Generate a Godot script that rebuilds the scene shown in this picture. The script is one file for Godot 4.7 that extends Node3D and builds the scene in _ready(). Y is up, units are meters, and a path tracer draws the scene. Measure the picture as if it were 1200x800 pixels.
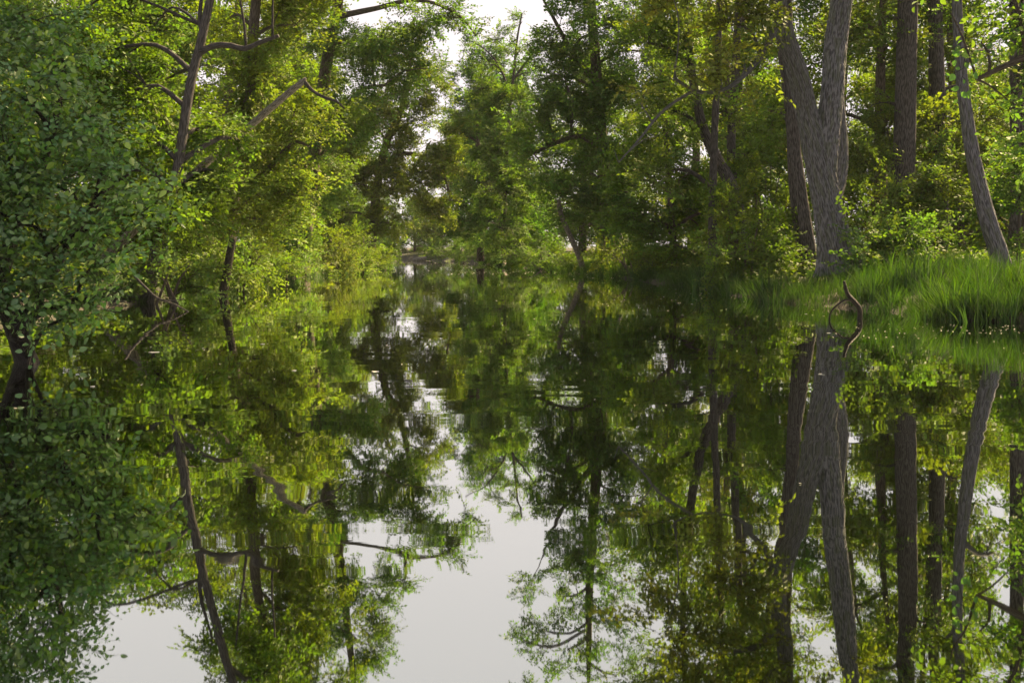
extends Node3D

var rng := RandomNumberGenerator.new()
var gap_noise := FastNoiseLite.new()
var mat := {}
var spray := {}
var used := {}

# shorelines as (z, x of the left bank, x of the right bank)
const SHORE := [
	[40.0, -5.5, 7.5], [5.0, -4.6, 6.6], [-6.0, -4.1, 6.6], [-9.3, -4.1, 7.6], [-10.6, -5.4, 7.6], [-14.4, -6.3, 7.2], [-15.3, -6.3, 5.4], [-18.0, -6.3, 5.15], [-21.0, -6.1, 4.35],
	[-29.0, -6.1, 4.0], [-36.0, -6.5, 3.3], [-41.0, -5.7, 2.8], [-48.0, -5.4, 1.4], [-60.0, -6.2, -0.2], [-72.0, -7.0, -2.0], [-87.0, -8.0, -5.6], [-96.0, -11.0, -7.6],
	[-110.0, -24.0, -15.0], [-130.0, -60.0, -46.0], [-400.0, -420.0, -400.0]]


func _ready() -> void:
	set_view()
	make_materials()
	make_sprays()
	make_setting()
	make_hero_trees()
	make_bank_trees()
	make_backdrop_trees()
	make_shrubs()
	make_grass()
	make_dead_wood()
	make_floating_bits()


func set_view() -> void:
	var cam := Camera3D.new()
	cam.name = "camera"
	cam.projection = Camera3D.PROJECTION_FRUSTUM
	cam.near = 0.1
	cam.far = 1500.0
	cam.size = 0.1 * 800.0 / 1450.0
	cam.frustum_offset = Vector2(0.0, -0.1 * 110.0 / 1450.0)
	cam.position = Vector3(0, 0.9, 0)
	add_child(cam)
	cam.current = true
	var sun := DirectionalLight3D.new()
	sun.name = "sun"
	sun.light_energy = 1.6
	sun.light_color = Color(1.0, 0.88, 0.68)
	sun.light_angular_distance = 0.6
	sun.shadow_enabled = true
	add_child(sun)
	var az := deg_to_rad(46.0)
	var el := deg_to_rad(42.0)
	var towards_sun := Vector3(sin(az) * cos(el), sin(el), -cos(az) * cos(el))
	sun.look_at_from_position(Vector3.ZERO, -towards_sun, Vector3.UP)
	var env := Environment.new()
	env.background_mode = Environment.BG_SKY
	var sky_material := ProceduralSkyMaterial.new()
	sky_material.sky_top_color = Color(0.795, 0.775, 0.81)
	sky_material.sky_horizon_color = Color(0.91, 0.875, 0.875)
	sky_material.sky_curve = 0.5
	sky_material.ground_bottom_color = Color(0.2, 0.22, 0.16)
	sky_material.ground_horizon_color = Color(0.3, 0.32, 0.26)
	var sky := Sky.new()
	sky.sky_material = sky_material
	env.sky = sky
	env.background_energy_multiplier = 0.30
	env.tonemap_mode = Environment.TONE_MAPPER_LINEAR
	env.tonemap_exposure = 4.9
	env.fog_enabled = true
	env.fog_density = 0.0002
	env.fog_light_color = Color(0.92, 0.93, 0.92)
	env.sdfgi_enabled = true
	env.ssao_enabled = true
	env.ssil_enabled = true
	var around := WorldEnvironment.new()
	around.name = "air"
	around.environment = env
	add_child(around)


# ---------------------------------------------------------------- materials

func noise_tex(freq: float, octaves: int, seed_: int, ramp: Gradient = null, size := 512, type := FastNoiseLite.TYPE_SIMPLEX_SMOOTH) -> NoiseTexture2D:
	var n := FastNoiseLite.new()
	n.noise_type = type
	n.seed = seed_
	n.frequency = freq
	n.fractal_octaves = octaves
	var t := NoiseTexture2D.new()
	t.width = size
	t.height = size
	t.seamless = true
	t.noise = n
	if ramp:
		t.color_ramp = ramp
	return t


func ramp(colors: Array) -> Gradient:
	var g := Gradient.new()
	var offs := PackedFloat32Array()
	var cols := PackedColorArray()
	for c in colors:
		offs.append(c[0])
		cols.append((c[1] as Color).linear_to_srgb())
	g.offsets = offs
	g.colors = cols
	return g


func leaf_material(called: String, rough: float, through: Color) -> StandardMaterial3D:
	var m := StandardMaterial3D.new()
	m.resource_name = called
	m.albedo_color = Color.WHITE
	m.vertex_color_use_as_albedo = true
	m.roughness = rough
	m.metallic_specular = 0.5
	m.backlight_enabled = true
	m.backlight = through
	m.cull_mode = BaseMaterial3D.CULL_DISABLED
	return m


func bark_material(called: String, dark: Color, pale: Color, around: float, along: float, relief: float) -> StandardMaterial3D:
	var m := StandardMaterial3D.new()
	m.resource_name = called
	m.albedo_texture = noise_tex(0.02, 5, called.hash() % 1000, ramp([[0.0, dark], [0.4, dark.lerp(pale, 0.35)], [0.62, pale], [0.8, pale * 1.15], [1.0, dark.lerp(pale, 0.6)]]))
	m.heightmap_enabled = true
	m.heightmap_texture = noise_tex(0.03, 4, called.hash() % 777 + 5)
	m.heightmap_scale = relief
	m.uv1_scale = Vector3(around, along, 1.0)
	m.roughness = 0.95
	m.metallic_specular = 0.25
	return m


func make_materials() -> void:
	mat.leaf = leaf_material("leaf", 0.6, Color(0.93, 1.0, 0.40))
	mat.leaf.metallic_specular = 0.3
	mat.glossy_leaf = leaf_material("glossy_leaf", 0.36, Color(0.90, 0.97, 0.40))
	mat.glossy_leaf.metallic_specular = 0.62
	mat.blade = leaf_material("blade", 0.5, Color(0.92, 1.0, 0.35))
	mat.grey_bark = bark_material("grey_bark", Color(0.05, 0.049, 0.053), Color(0.185, 0.184, 0.198), 3.0, 0.5, 3.0)
	mat.grey_bark.detail_enabled = true
	mat.grey_bark.detail_albedo = noise_tex(0.006, 5, 63, ramp([[0.0, Color(0.06, 0.075, 0.03, 0.0)], [0.52, Color(0.06, 0.075, 0.03, 0.0)], [0.66, Color(0.07, 0.085, 0.04, 0.55)], [0.8, Color(0.20, 0.21, 0.18, 0.5)], [1.0, Color(0.22, 0.23, 0.2, 0.5)]]))
	mat.dark_bark = bark_material("dark_bark", Color(0.03, 0.027, 0.026), Color(0.10, 0.093, 0.09), 2.0, 0.5, 2.0)
	mat.brown_bark = bark_material("brown_bark", Color(0.035, 0.028, 0.022), Color(0.14, 0.12, 0.10), 2.0, 0.5, 2.0)
	mat.dead_wood = bark_material("dead_wood", Color(0.06, 0.05, 0.045), Color(0.24, 0.22, 0.20), 3.0, 0.8, 1.0)
	mat.wet_wood = bark_material("wet_wood", Color(0.010, 0.009, 0.008), Color(0.036, 0.031, 0.027), 3.0, 1.0, 1.0)
	mat.wet_wood.roughness = 0.5
	var soil := StandardMaterial3D.new()
	soil.resource_name = "soil"
	soil.albedo_texture = noise_tex(0.02, 6, 31, ramp([[0.0, Color(0.012, 0.009, 0.006)], [0.45, Color(0.03, 0.022, 0.013)], [0.6, Color(0.022, 0.032, 0.010)], [0.8, Color(0.042, 0.032, 0.02)], [1.0, Color(0.02, 0.035, 0.010)]]), 1024)
	soil.uv1_triplanar = true
	soil.uv1_world_triplanar = true
	soil.uv1_scale = Vector3(0.21, 0.21, 0.21)
	soil.heightmap_enabled = true
	soil.heightmap_texture = noise_tex(0.04, 5, 32, null, 1024)
	soil.heightmap_scale = 2.0
	soil.roughness = 0.95
	mat.soil = soil
	var w := StandardMaterial3D.new()
	w.resource_name = "river_water"
	w.albedo_color = Color(0.50, 0.54, 0.49).linear_to_srgb()
	w.metallic = 1.0
	w.roughness = 0.015
	w.metallic_specular = 0.5
	var wn := FastNoiseLite.new()
	wn.noise_type = FastNoiseLite.TYPE_SIMPLEX_SMOOTH
	wn.seed = 8
	wn.frequency = 0.012
	wn.fractal_octaves = 3
	wn.fractal_gain = 0.38
	var im := wn.get_seamless_image(1024, 1024)
	im.bump_map_to_normal_map(6.0)
	im.convert(Image.FORMAT_RGBA8)
	var pn := FastNoiseLite.new()
	pn.seed = 21
	pn.frequency = 0.006
	var patches := pn.get_seamless_image(1024, 1024)
	patches.convert(Image.FORMAT_L8)
	var pd := patches.get_data()
	var nd := im.get_data()
	for k in pd.size():
		var calm := clampf((pd[k] / 255.0 - 0.3) * 2.0, 0.18, 1.0)
		nd[k * 4] = int(127.5 + (nd[k * 4] - 127.5) * calm)
		nd[k * 4 + 1] = int(127.5 + (nd[k * 4 + 1] - 127.5) * calm)
	im = Image.create_from_data(1024, 1024, false, Image.FORMAT_RGBA8, nd)
	w.normal_enabled = true
	w.normal_texture = ImageTexture.create_from_image(im)
	w.normal_scale = 0.026
	w.uv1_triplanar = true
	w.uv1_world_triplanar = true
	w.uv1_scale = Vector3(0.06, 0.1, 0.11)
	mat.water = w
	mat.petal = leaf_material("petal", 0.6, Color(0.5, 0.5, 0.4))
	mat.straw = leaf_material("straw", 0.8, Color(0.6, 0.5, 0.35))


# ---------------------------------------------------------------- leaves

class Soup:
	var v := PackedVector3Array()
	var n := PackedVector3Array()
	var c := PackedColorArray()
	var i := PackedInt32Array()
	func mesh(m: Material) -> ArrayMesh:
		var a := []
		a.resize(Mesh.ARRAY_MAX)
		a[Mesh.ARRAY_VERTEX] = v
		a[Mesh.ARRAY_NORMAL] = n
		a[Mesh.ARRAY_COLOR] = c
		a[Mesh.ARRAY_INDEX] = i
		var out := ArrayMesh.new()
		out.add_surface_from_arrays(Mesh.PRIMITIVE_TRIANGLES, a)
		out.surface_set_material(0, m)
		return out


func leaf(s: Soup, at: Vector3, dir: Vector3, up: Vector3, length: float, width: float, tint: Color, fine := false) -> void:
	dir = dir.normalized()
	var side := dir.cross(up).normalized()
	var n := side.cross(dir).normalized()
	var k := s.v.size()
	if not fine:
		var m := at + dir * length * 0.48 - n * width * 0.16
		for p in [[at, n], [at + dir * length * 0.45 - side * width * 0.5, (n - side * -0.35).normalized()], [at + dir * length - n * length * 0.12, n], [at + dir * length * 0.45 + side * width * 0.5, (n + side * -0.35).normalized()], [m, n]]:
			s.v.append(p[0]); s.n.append(p[1]); s.c.append(tint)
		for q in [0, 1, 4, 1, 2, 4, 2, 3, 4, 3, 0, 4]:
			s.i.append(k + q)
		return
	# a leaf with a stalk, a folded midrib, a rounded outline and a drooping tip
	var rows := [[0.0, 0.04], [0.18, 0.04], [0.34, 0.74], [0.55, 1.0], [0.78, 0.78], [0.93, 0.34], [1.0, 0.02]]
	for r in rows:
		var t: float = r[0]
		var mid := at + dir * length * t - n * length * 0.22 * t * t
		var half: float = width * 0.5 * r[1]
		s.v.append(mid - side * half + n * half * 0.35); s.n.append((n + side * 0.3).normalized()); s.c.append(tint)
		s.v.append(mid); s.n.append(n); s.c.append(tint * 1.12)
		s.v.append(mid + side * half + n * half * 0.35); s.n.append((n - side * 0.3).normalized()); s.c.append(tint)
	for r in rows.size() - 1:
		var b := k + r * 3
		for q in [0, 3, 1, 1, 3, 4, 1, 4, 2, 2, 4, 5]:
			s.i.append(b + q)


func stem(s: Soup, pts: Array, r0: float, r1: float, tint: Color) -> void:
	var k := s.v.size()
	for j in pts.size():
		var p: Vector3 = pts[j]
		var d: Vector3 = ((pts[mini(j + 1, pts.size() - 1)] as Vector3) - (pts[maxi(j - 1, 0)] as Vector3)).normalized()
		var a := d.cross(Vector3(0.1, 1, 0.2)).normalized()
		var b := d.cross(a)
		var r := lerpf(r0, r1, float(j) / (pts.size() - 1))
		for q in 3:
			var o := a * cos(TAU * q / 3.0) + b * sin(TAU * q / 3.0)
			s.v.append(p + o * r); s.n.append(o); s.c.append(tint)
	for j in pts.size() - 1:
		for q in 3:
			var e := k + j * 3 + q
			var f := k + j * 3 + (q + 1) % 3
			for x in [e, f, e + 3, f, f + 3, e + 3]:
				s.i.append(x)


func leaf_tint() -> Color:
	var b := rng.randf_range(0.72, 1.3)
	var y := rng.randf_range(-0.12, 0.22)
	return Color(b * (1.0 + y), b, b * (1.0 - y), 1.0)


# a leafy spray grows along +x with its upper side to +y
func make_spray(length: float, n_twigs: int, leaf_len: float, leaf_wid: float, step: float, m: Material, fine := false, flat := 0.5) -> ArrayMesh:
	var s := Soup.new()
	var wood := Color(0.42, 0.22, 0.7)
	var bend := rng.randf_range(-0.25, 0.05)
	var curl := rng.randf_range(-0.2, 0.2)
	var main := []
	for j in 7:
		var t := j / 6.0
		main.append(Vector3(length * t, bend * length * t * t, curl * length * t * t))
	stem(s, main, length * 0.009, length * 0.003, wood)
	for k in n_twigs + 1:
		var t := 0.12 + 0.86 * k / float(n_twigs)
		var seg := mini(int(t * 6), 5)
		var base: Vector3 = (main[seg] as Vector3).lerp(main[seg + 1], t * 6 - seg)
		var along: Vector3 = ((main[seg + 1] as Vector3) - (main[seg] as Vector3)).normalized()
		var sd := 1.0 if k % 2 == 0 else -1.0
		var dir := along
		var tl := length * 0.22
		if k < n_twigs:
			dir = (along * rng.randf_range(0.45, 0.9) + Vector3(0, rng.randf_range(-0.8, 0.9) * (1.0 - flat) * 1.3, sd * rng.randf_range(0.6, 1.0))).normalized()
			tl = length * rng.randf_range(0.28, 0.46) * (1.1 - 0.6 * t)
		var droop := rng.randf_range(0.0, 0.35)
		var tw := []
		for j in 4:
			var u := j / 3.0
			tw.append(base + dir * tl * u - Vector3(0, droop * tl * u * u, 0))
		stem(s, tw, length * 0.005, length * 0.002, wood)
		var nl := maxi(3, int(tl / step))
		for j in nl:
			var u := 0.15 + 0.85 * (j + rng.randf_range(-0.3, 0.3)) / float(nl - 1)
			u = clampf(u, 0.05, 1.0)
			var at := base + dir * tl * u - Vector3(0, droop * tl * u * u, 0)
			var ls := 1.0 if j % 2 == 0 else -1.0
			var sidew := dir.cross(Vector3.UP).normalized() * ls
			var ld := (dir * rng.randf_range(0.1, 0.9) + sidew * rng.randf_range(0.4, 1.0) + Vector3(0, rng.randf_range(-0.55, 0.4), 0)).normalized()
			var tip := 1.1 if fine else 0.7
			var up := Vector3(rng.randf_range(-tip, tip), 1.0, rng.randf_range(-tip, tip)).normalized()
			var sz := rng.randf_range(0.6, 1.2)
			leaf(s, at, ld, up, leaf_len * sz, leaf_wid * sz * rng.randf_range(0.85, 1.1), leaf_tint(), fine)
	return s.mesh(m)


func make_sprays() -> void:
	rng.seed = 4711
	spray.mid = []
	spray.far = []
	spray.near = []
	spray.fine = []
	spray.bough = []
	for k in 7:
		spray.mid.append(make_spray(0.7, 9, 0.092, 0.062, 0.036, mat.leaf, false, 0.05))
		spray.far.append(make_spray(1.0, 9, 0.14, 0.098, 0.054, mat.leaf, false, 0.05))
		spray.near.append(make_spray(0.46, 7, 0.064, 0.034, 0.030, mat.glossy_leaf, true))
		spray.bough.append(make_spray(0.46, 6, 0.072, 0.044, 0.036, mat.leaf, true))
		spray.fine.append(make_spray(0.75, 6, 0.075, 0.05, 0.06, mat.leaf, false, 0.2))


# ---------------------------------------------------------------- wood

# control points [x, y, z, radius] to a smooth list of [Vector3, radius]
func smooth_path(ctrl: Array, step: float) -> Array:
	var out := []
	for j in ctrl.size() - 1:
		var p := []
		for q in [maxi(j - 1, 0), j, j + 1, mini(j + 2, ctrl.size() - 1)]:
			p.append(Vector3(ctrl[q][0], ctrl[q][1], ctrl[q][2]))
		var gap := maxf((p[2] as Vector3).distance_to(p[1]), 0.001)
		var before := maxf((p[1] as Vector3).distance_to(p[0]), gap if j == 0 else 0.001)
		var after := maxf((p[3] as Vector3).distance_to(p[2]), gap if j == ctrl.size() - 2 else 0.001)
		var m := maxi(2, int(ceil((p[2] as Vector3).distance_to(p[1]) / step)))
		for k in m:
			var t := k / float(m)
			out.append([(p[1] as Vector3).cubic_interpolate_in_time(p[2], p[0], p[3], t, gap, -before, gap + after), lerpf(ctrl[j][3], ctrl[j + 1][3], t)])
	var e: Array = ctrl[-1]
	out.append([Vector3(e[0], e[1], e[2]), e[3]])
	return out


# a swept tube with uneven bark; flare > 0 spreads root buttresses over the first metres
func tube(st: SurfaceTool, path: Array, sides: int, origin: Vector3, rough := 0.05, flare := 0.0, seed_ := 0, furrow := 0.0) -> void:
	var axis_a := Vector3.ZERO
	var along := 0.0
	var turns := maxf(1.0, round(float(path[0][1]) * 6.0))
	var rings := []
	for j in path.size():
		var p: Vector3 = path[j][0]
		var r: float = path[j][1]
		var d: Vector3 = ((path[mini(j + 1, path.size() - 1)][0] as Vector3) - (path[maxi(j - 1, 0)][0] as Vector3)).normalized()
		if axis_a == Vector3.ZERO:
			axis_a = d.cross(Vector3(0.31, 0.2, 0.93)).normalized()
		axis_a = (axis_a - d * axis_a.dot(d)).normalized()
		var b := d.cross(axis_a)
		if j > 0:
			along += p.distance_to(path[j - 1][0])
		var ring := []
		for q in sides + 1:
			var w := TAU * (q % sides) / float(sides)
			var o := axis_a * cos(w) + b * sin(w)
			var k := 1.0 + rough * (gap_noise.get_noise_3d(o.x * r * 60.0 + seed_ * 9.0, along * 6.0, o.z * r * 60.0) + 0.8 * gap_noise.get_noise_3d(o.x * 26.0, along * 2.0 + seed_, o.z * 26.0))
			if furrow > 0.0:
				k += minf(furrow / r, 0.14) * (0.5 - 1.7 * absf(gap_noise.get_noise_3d(o.x * r * 260.0, along * 42.0 + o.y * 30.0, o.z * r * 260.0)))
			if flare > 0.0:
				k += flare * exp(-along * 2.6) * (0.55 + 0.45 * sin(w * 5.0 + seed_) + 0.3 * sin(w * 3.0))
			ring.append([p + o * r * k - origin, Vector2(q / float(sides) * turns, along)])
		rings.append(ring)
	st.set_smooth_group(0)
	for j in rings.size() - 1:
		for q in sides:
			for e in [[j, q], [j, q + 1], [j + 1, q], [j, q + 1], [j + 1, q + 1], [j + 1, q]]:
				var c: Array = rings[e[0]][e[1]]
				st.set_uv(c[1])
				st.add_vertex(c[0])
	# close the ends
	for j in [0, rings.size() - 1]:
		var mid: Vector3 = (path[j][0] as Vector3) - origin
		for q in sides:
			var a1: Array = rings[j][q]
			var a2: Array = rings[j][q + 1]
			var seq := [mid, a2[0], a1[0]] if j == 0 else [mid, a1[0], a2[0]]
			for p in seq:
				st.set_uv(a1[1])
				st.add_vertex(p)


func begin() -> SurfaceTool:
	var st := SurfaceTool.new()
	st.begin(Mesh.PRIMITIVE_TRIANGLES)
	return st


func put(st: SurfaceTool, called: String, m: Material, parent: Node) -> MeshInstance3D:
	st.index()
	st.generate_normals()
	var o := MeshInstance3D.new()
	o.name = called
	o.mesh = st.commit()
	o.material_override = m
	parent.add_child(o, true)
	return o


func thing(called: String, label: String, category: String, at: Vector3, group := "", kind := "") -> Node3D:
	var o := Node3D.new()
	tag(o, called, label, category, group, kind)
	o.position = at
	add_child(o)
	return o


func tag(o: Node, called: String, label: String, category: String, group := "", kind := "") -> void:
	used[called] = used.get(called, -1) + 1
	o.name = called if used[called] == 0 else "%s_%03d" % [called, used[called]]
	if label:
		o.set_meta("label", label)
	if category:
		o.set_meta("category", category)
	if group:
		o.set_meta("group", group)
	if kind:
		o.set_meta("kind", kind)


# ---------------------------------------------------------------- trees

# leaf colours: about half of each is given back and half let through; every broadleaf has the one, the glossy-leaved tree the other
const FOLIAGE := {"broad": Color(0.138, 0.214, 0.056), "glossy": Color(0.110, 0.206, 0.062)}


# fills lobes [x, y, z, rx, ry, rz, density] with sprays, leaving clumps and holes
func crown(parent: Node3D, lobes: Array, kind: String, tint: Color, dens := 1.0, hole := -0.08, clump := 1.0, size := 1.0, called := "crown") -> Array:
	var origin := parent.position
	# each plant has a green of its own
	tint = Color(tint.r * rng.randf_range(0.84, 1.22), tint.g * rng.randf_range(0.94, 1.06), tint.b * rng.randf_range(0.85, 1.35), 1.0)
	var set_: Array = spray[kind]
	var length: float = {"mid": 0.7, "far": 1.0, "near": 0.46, "bough": 0.46, "fine": 0.75}[kind] * size
	var lists := []
	var spots := []
	for k in set_.size():
		lists.append([])
	for L in lobes:
		var c := Vector3(L[0], L[1], L[2])
		var rad := Vector3(L[3], L[4], L[5])
		var count := int(ceil(dens * L[6] * 36.0 * pow(rad.x * rad.y * rad.z, 0.7) / (length * length)))
		var made := 0
		var tries := 0
		while made < count and tries < count * 4:
			tries += 1
			var d := Vector3(rng.randfn(), rng.randfn(), rng.randfn()).normalized()
			var f := lerpf(0.25, 1.0, pow(rng.randf(), 0.55))
			f *= 1.0 + 0.28 * gap_noise.get_noise_3dv((c + d * rad) * 9.0)
			var p := c + d * rad * f
			if p.y < 0.12:
				continue
			if gap_noise.get_noise_3dv(p * 11.0 / clump) < hole:
				continue
			made += 1
			var grow := (d * Vector3(1, 0.6, 1) + Vector3(rng.randf_range(-0.6, 0.6), rng.randf_range(-0.4, 0.6), rng.randf_range(-0.6, 0.6))).normalized()
			var up := Vector3(rng.randf_range(-0.7, 0.7), 1.0, rng.randf_range(-0.7, 0.7))
			var z := grow.cross(up).normalized()
			var y := z.cross(grow).normalized()
			var sc := size * rng.randf_range(0.7, 1.2)
			var t := Transform3D(Basis(grow, y, z).scaled(Vector3.ONE * sc), p - grow * length * 0.5 - origin)
			var v := rng.randf_range(0.75, 1.3)
			var yel := rng.randf_range(-0.1, 0.2)
			(lists[rng.randi() % set_.size()] as Array).append([t, Color(tint.r * v * (1.0 + yel), tint.g * v, tint.b * v * (1.0 - yel), 1.0)])
			spots.append([p, c])
	for k in set_.size():
		if lists[k].is_empty():
			continue
		var mm := MultiMesh.new()
		mm.transform_format = MultiMesh.TRANSFORM_3D
		mm.use_colors = true
		mm.mesh = set_[k]
		mm.instance_count = lists[k].size()
		for j in lists[k].size():
			mm.set_instance_transform(j, lists[k][j][0])
			mm.set_instance_color(j, lists[k][j][1])
		var o := MultiMeshInstance3D.new()
		o.name = called
		o.multimesh = mm
		o.set_meta("kind", "stuff")
		parent.add_child(o, true)
	return spots


# thin limbs that carry the foliage: from the wood's nearest lower point to each lobe and on to some of its sprays
func branching(parent: Node3D, wood: Array, lobes: Array, spots: Array, m: Material, thick: float, every := 9) -> void:
	var origin := parent.position
	var by_lobe := {}
	for s in spots:
		var key: Vector3 = s[1]
		if not by_lobe.has(key):
			by_lobe[key] = []
		by_lobe[key].append(s[0])
	var st := begin()
	var any := false
	for L in lobes:
		var c := Vector3(L[0], L[1], L[2])
		var best: Vector3 = wood[0][0]
		var best_d := 1e9
		var rad := thick
		for w in wood:
			var p: Vector3 = w[0]
			var d := p.distance_to(c) + maxf(0.0, p.y - c.y + 0.3) * 1.5
			if d < best_d:
				best_d = d
				best = p
				rad = minf(thick, float(w[1]) * 0.7)
		var mid := best.lerp(c, 0.5) + Vector3(rng.randf_range(-0.12, 0.12), 0.14, rng.randf_range(-0.12, 0.12)) * best.distance_to(c)
		var limb := smooth_path([[best.x, best.y, best.z, rad], [mid.x, mid.y, mid.z, rad * 0.75], [c.x, c.y, c.z, rad * 0.45]], 0.35)
		var ls := begin()
		tube(ls, limb, 7, origin, 0.08)
		put(ls, "limb", m, parent)
		var list: Array = by_lobe.get(c, [])
		var k := 0
		while k < list.size():
			var e: Vector3 = list[k]
			var from: Array = limb[rng.randi_range(limb.size() / 2, limb.size() - 1)]
			var a: Vector3 = from[0]
			var b := a.lerp(e, 0.5) + Vector3(rng.randf_range(-0.15, 0.15), rng.randf_range(-0.02, 0.22), rng.randf_range(-0.15, 0.15)) * a.distance_to(e)
			var r0: float = clampf(from[1] * 0.5, 0.006, 0.03)
			tube(st, smooth_path([[a.x, a.y, a.z, r0], [b.x, b.y, b.z, r0 * 0.7], [e.x, e.y, e.z, 0.004]], 0.3), 4, origin, 0.0)
			any = true
			k += every
	if any:
		put(st, "branching", m, parent).set_meta("kind", "stuff")


func tree(called: String, label: String, group: String, trunks: Array, lobes: Array, o: Dictionary) -> Node3D:
	rng.seed = label.hash() + int(absf(trunks[0][0][0]) * 100.0) + int(absf(trunks[0][0][2]) * 17.0)
	var b: Array = trunks[0][0]
	var base := Vector3(b[0], b[1], b[2])
	var t := thing(called, label, o.get("category", "tree"), base, group)
	var wood := []
	var bark: Material = mat[o.get("bark", "brown_bark")]
	for k in trunks.size():
		var path := smooth_path(trunks[k], o.get("step", 0.25))
		var st := begin()
		tube(st, path, o.get("sides", 14) if k == 0 or o.get("sides", 14) < 20 else o.sides - 10, base, o.get("rough", 0.06), o.get("flare", 0.35) if k == 0 else 0.0, k + 1, o.get("furrow", 0.0))
		put(st, "trunk" if k == 0 or o.get("stems", false) else "limb", bark, t)
		for p in path:
			if p[0].y > base.y + o.get("clear", 1.0) * 0.5:
				wood.append(p)
	if wood.is_empty():
		wood = smooth_path(trunks[0], 0.25)
	var spots := crown(t, lobes, o.get("spray", "mid"), o.get("tint", FOLIAGE.broad), o.get("dens", 1.0), o.get("hole", -0.08), o.get("clump", 1.0), o.get("size", 1.0))
	branching(t, wood, lobes, spots, bark, o.get("thick", 0.06), o.get("every", 22))
	return t


# a whole tree from its place, height and spread; its trunk bends a little and its lobes ring the upper part
func grown_tree(called: String, label: String, group: String, x: float, z: float, height: float, spread: float, low: float, o: Dictionary) -> Node3D:
	rng.seed = int(absf(x) * 131.0 + absf(z) * 37.0 + height * 7.0)
	var y0 := ground_height(x, z) - 0.1
	var r0 := height * 0.017 + 0.03
	var lean := Vector2(rng.randf_range(-0.06, 0.06), rng.randf_range(-0.05, 0.05)) * height + Vector2(o.get("lean", 0.0), 0.0)
	var main := []
	for k in 6:
		var u := k / 5.0
		main.append([x + lean.x * u * u + rng.randf_range(-0.12, 0.12) * u, y0 + height * 0.86 * u, z + lean.y * u * u + rng.randf_range(-0.12, 0.12) * u, r0 * (1.0 - 0.85 * u) + 0.015])
	var lobes := []
	var n: int = o.get("lobes", 11)
	for k in n:
		var u := k / float(n - 1)
		var hh := lerpf(low, 0.93, u)
		var wide := spread * (0.55 + 0.6 * sin(PI * clampf(u * 0.9 + 0.1, 0.0, 1.0))) * (1.0 - 0.45 * u)
		var w := k * 2.4 + rng.randf_range(-0.5, 0.5)
		var off := wide * rng.randf_range(0.45, 0.75)
		var lr := spread * rng.randf_range(0.34, 0.52) * (1.0 - 0.25 * u)
		lobes.append([x + lean.x * hh * hh + cos(w) * off, y0 + height * hh, z + lean.y * hh * hh + sin(w) * off, lr * rng.randf_range(0.9, 1.25), lr * rng.randf_range(0.6, 0.85), lr * rng.randf_range(0.9, 1.25), 1.0])
	return tree(called, label, group, [main], lobes, o)


func shrub(called: String, label: String, group: String, lobes: Array, o: Dictionary) -> Node3D:
	rng.seed = label.hash() + int(absf(lobes[0][0]) * 100.0) + int(absf(lobes[0][2]) * 17.0)
	var c := Vector3.ZERO
	for L in lobes:
		c += Vector3(L[0], 0, L[2]) / lobes.size()
	c.y = maxf(ground_height(c.x, c.z), -0.2) - 0.05
	var t := thing(called, label, o.get("category", "shrub"), c, group)
	var bark: Material = mat[o.get("bark", "brown_bark")]
	var wood := []
	for k in mini(7, lobes.size() + 2):
		var L: Array = lobes[k % lobes.size()]
		var e := Vector3(L[0], L[1], L[2]) + Vector3(rng.randf_range(-0.3, 0.3), rng.randf_range(-0.1, 0.2), rng.randf_range(-0.3, 0.3))
		var b := c + Vector3(rng.randf_range(-0.3, 0.3), 0, rng.randf_range(-0.3, 0.3))
		var m := b.lerp(e, 0.5) + Vector3(rng.randf_range(-0.1, 0.1), 0.15, 0)
		var r: float = o.get("thick", 0.025)
		var path := smooth_path([[b.x, b.y, b.z, r], [m.x, m.y, m.z, r * 0.75], [e.x, e.y, e.z, r * 0.4]], 0.25)
		var st := begin()
		tube(st, path, 6, c, 0.06)
		put(st, "stem", bark, t)
		wood.append_array(path)
	var spots := crown(t, lobes, o.get("spray", "mid"), o.get("tint", FOLIAGE.broad), o.get("dens", 1.0), o.get("hole", -0.15), o.get("clump", 0.8), o.get("size", 0.8))
	var st2 := begin()
	for k in range(0, spots.size(), 6):
		var e: Vector3 = spots[k][0]
		var best: Array = wood[0]
		for w in wood:
			if (w[0] as Vector3).distance_squared_to(e) < (best[0] as Vector3).distance_squared_to(e):
				best = w
		var a: Vector3 = best[0]
		var b := a.lerp(e, 0.5) + Vector3(0, 0.05, 0)
		tube(st2, smooth_path([[a.x, a.y, a.z, 0.008], [b.x, b.y, b.z, 0.006], [e.x, e.y, e.z, 0.003]], 0.3), 4, c, 0.0)
	if spots.size():
		put(st2, "branching", bark, t).set_meta("kind", "stuff")
	return t


# ---------------------------------------------------------------- setting

func shore(z: float) -> Vector2:
	for k in SHORE.size() - 1:
		if z <= SHORE[k][0] and z >= SHORE[k + 1][0]:
			var t: float = (z - SHORE[k][0]) / (SHORE[k + 1][0] - SHORE[k][0])
			return Vector2(lerpf(SHORE[k][1], SHORE[k + 1][1], t), lerpf(SHORE[k][2], SHORE[k + 1][2], t))
	return Vector2(-5.5, 7.5) if z > 0.0 else Vector2(-420.0, -400.0)


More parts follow.
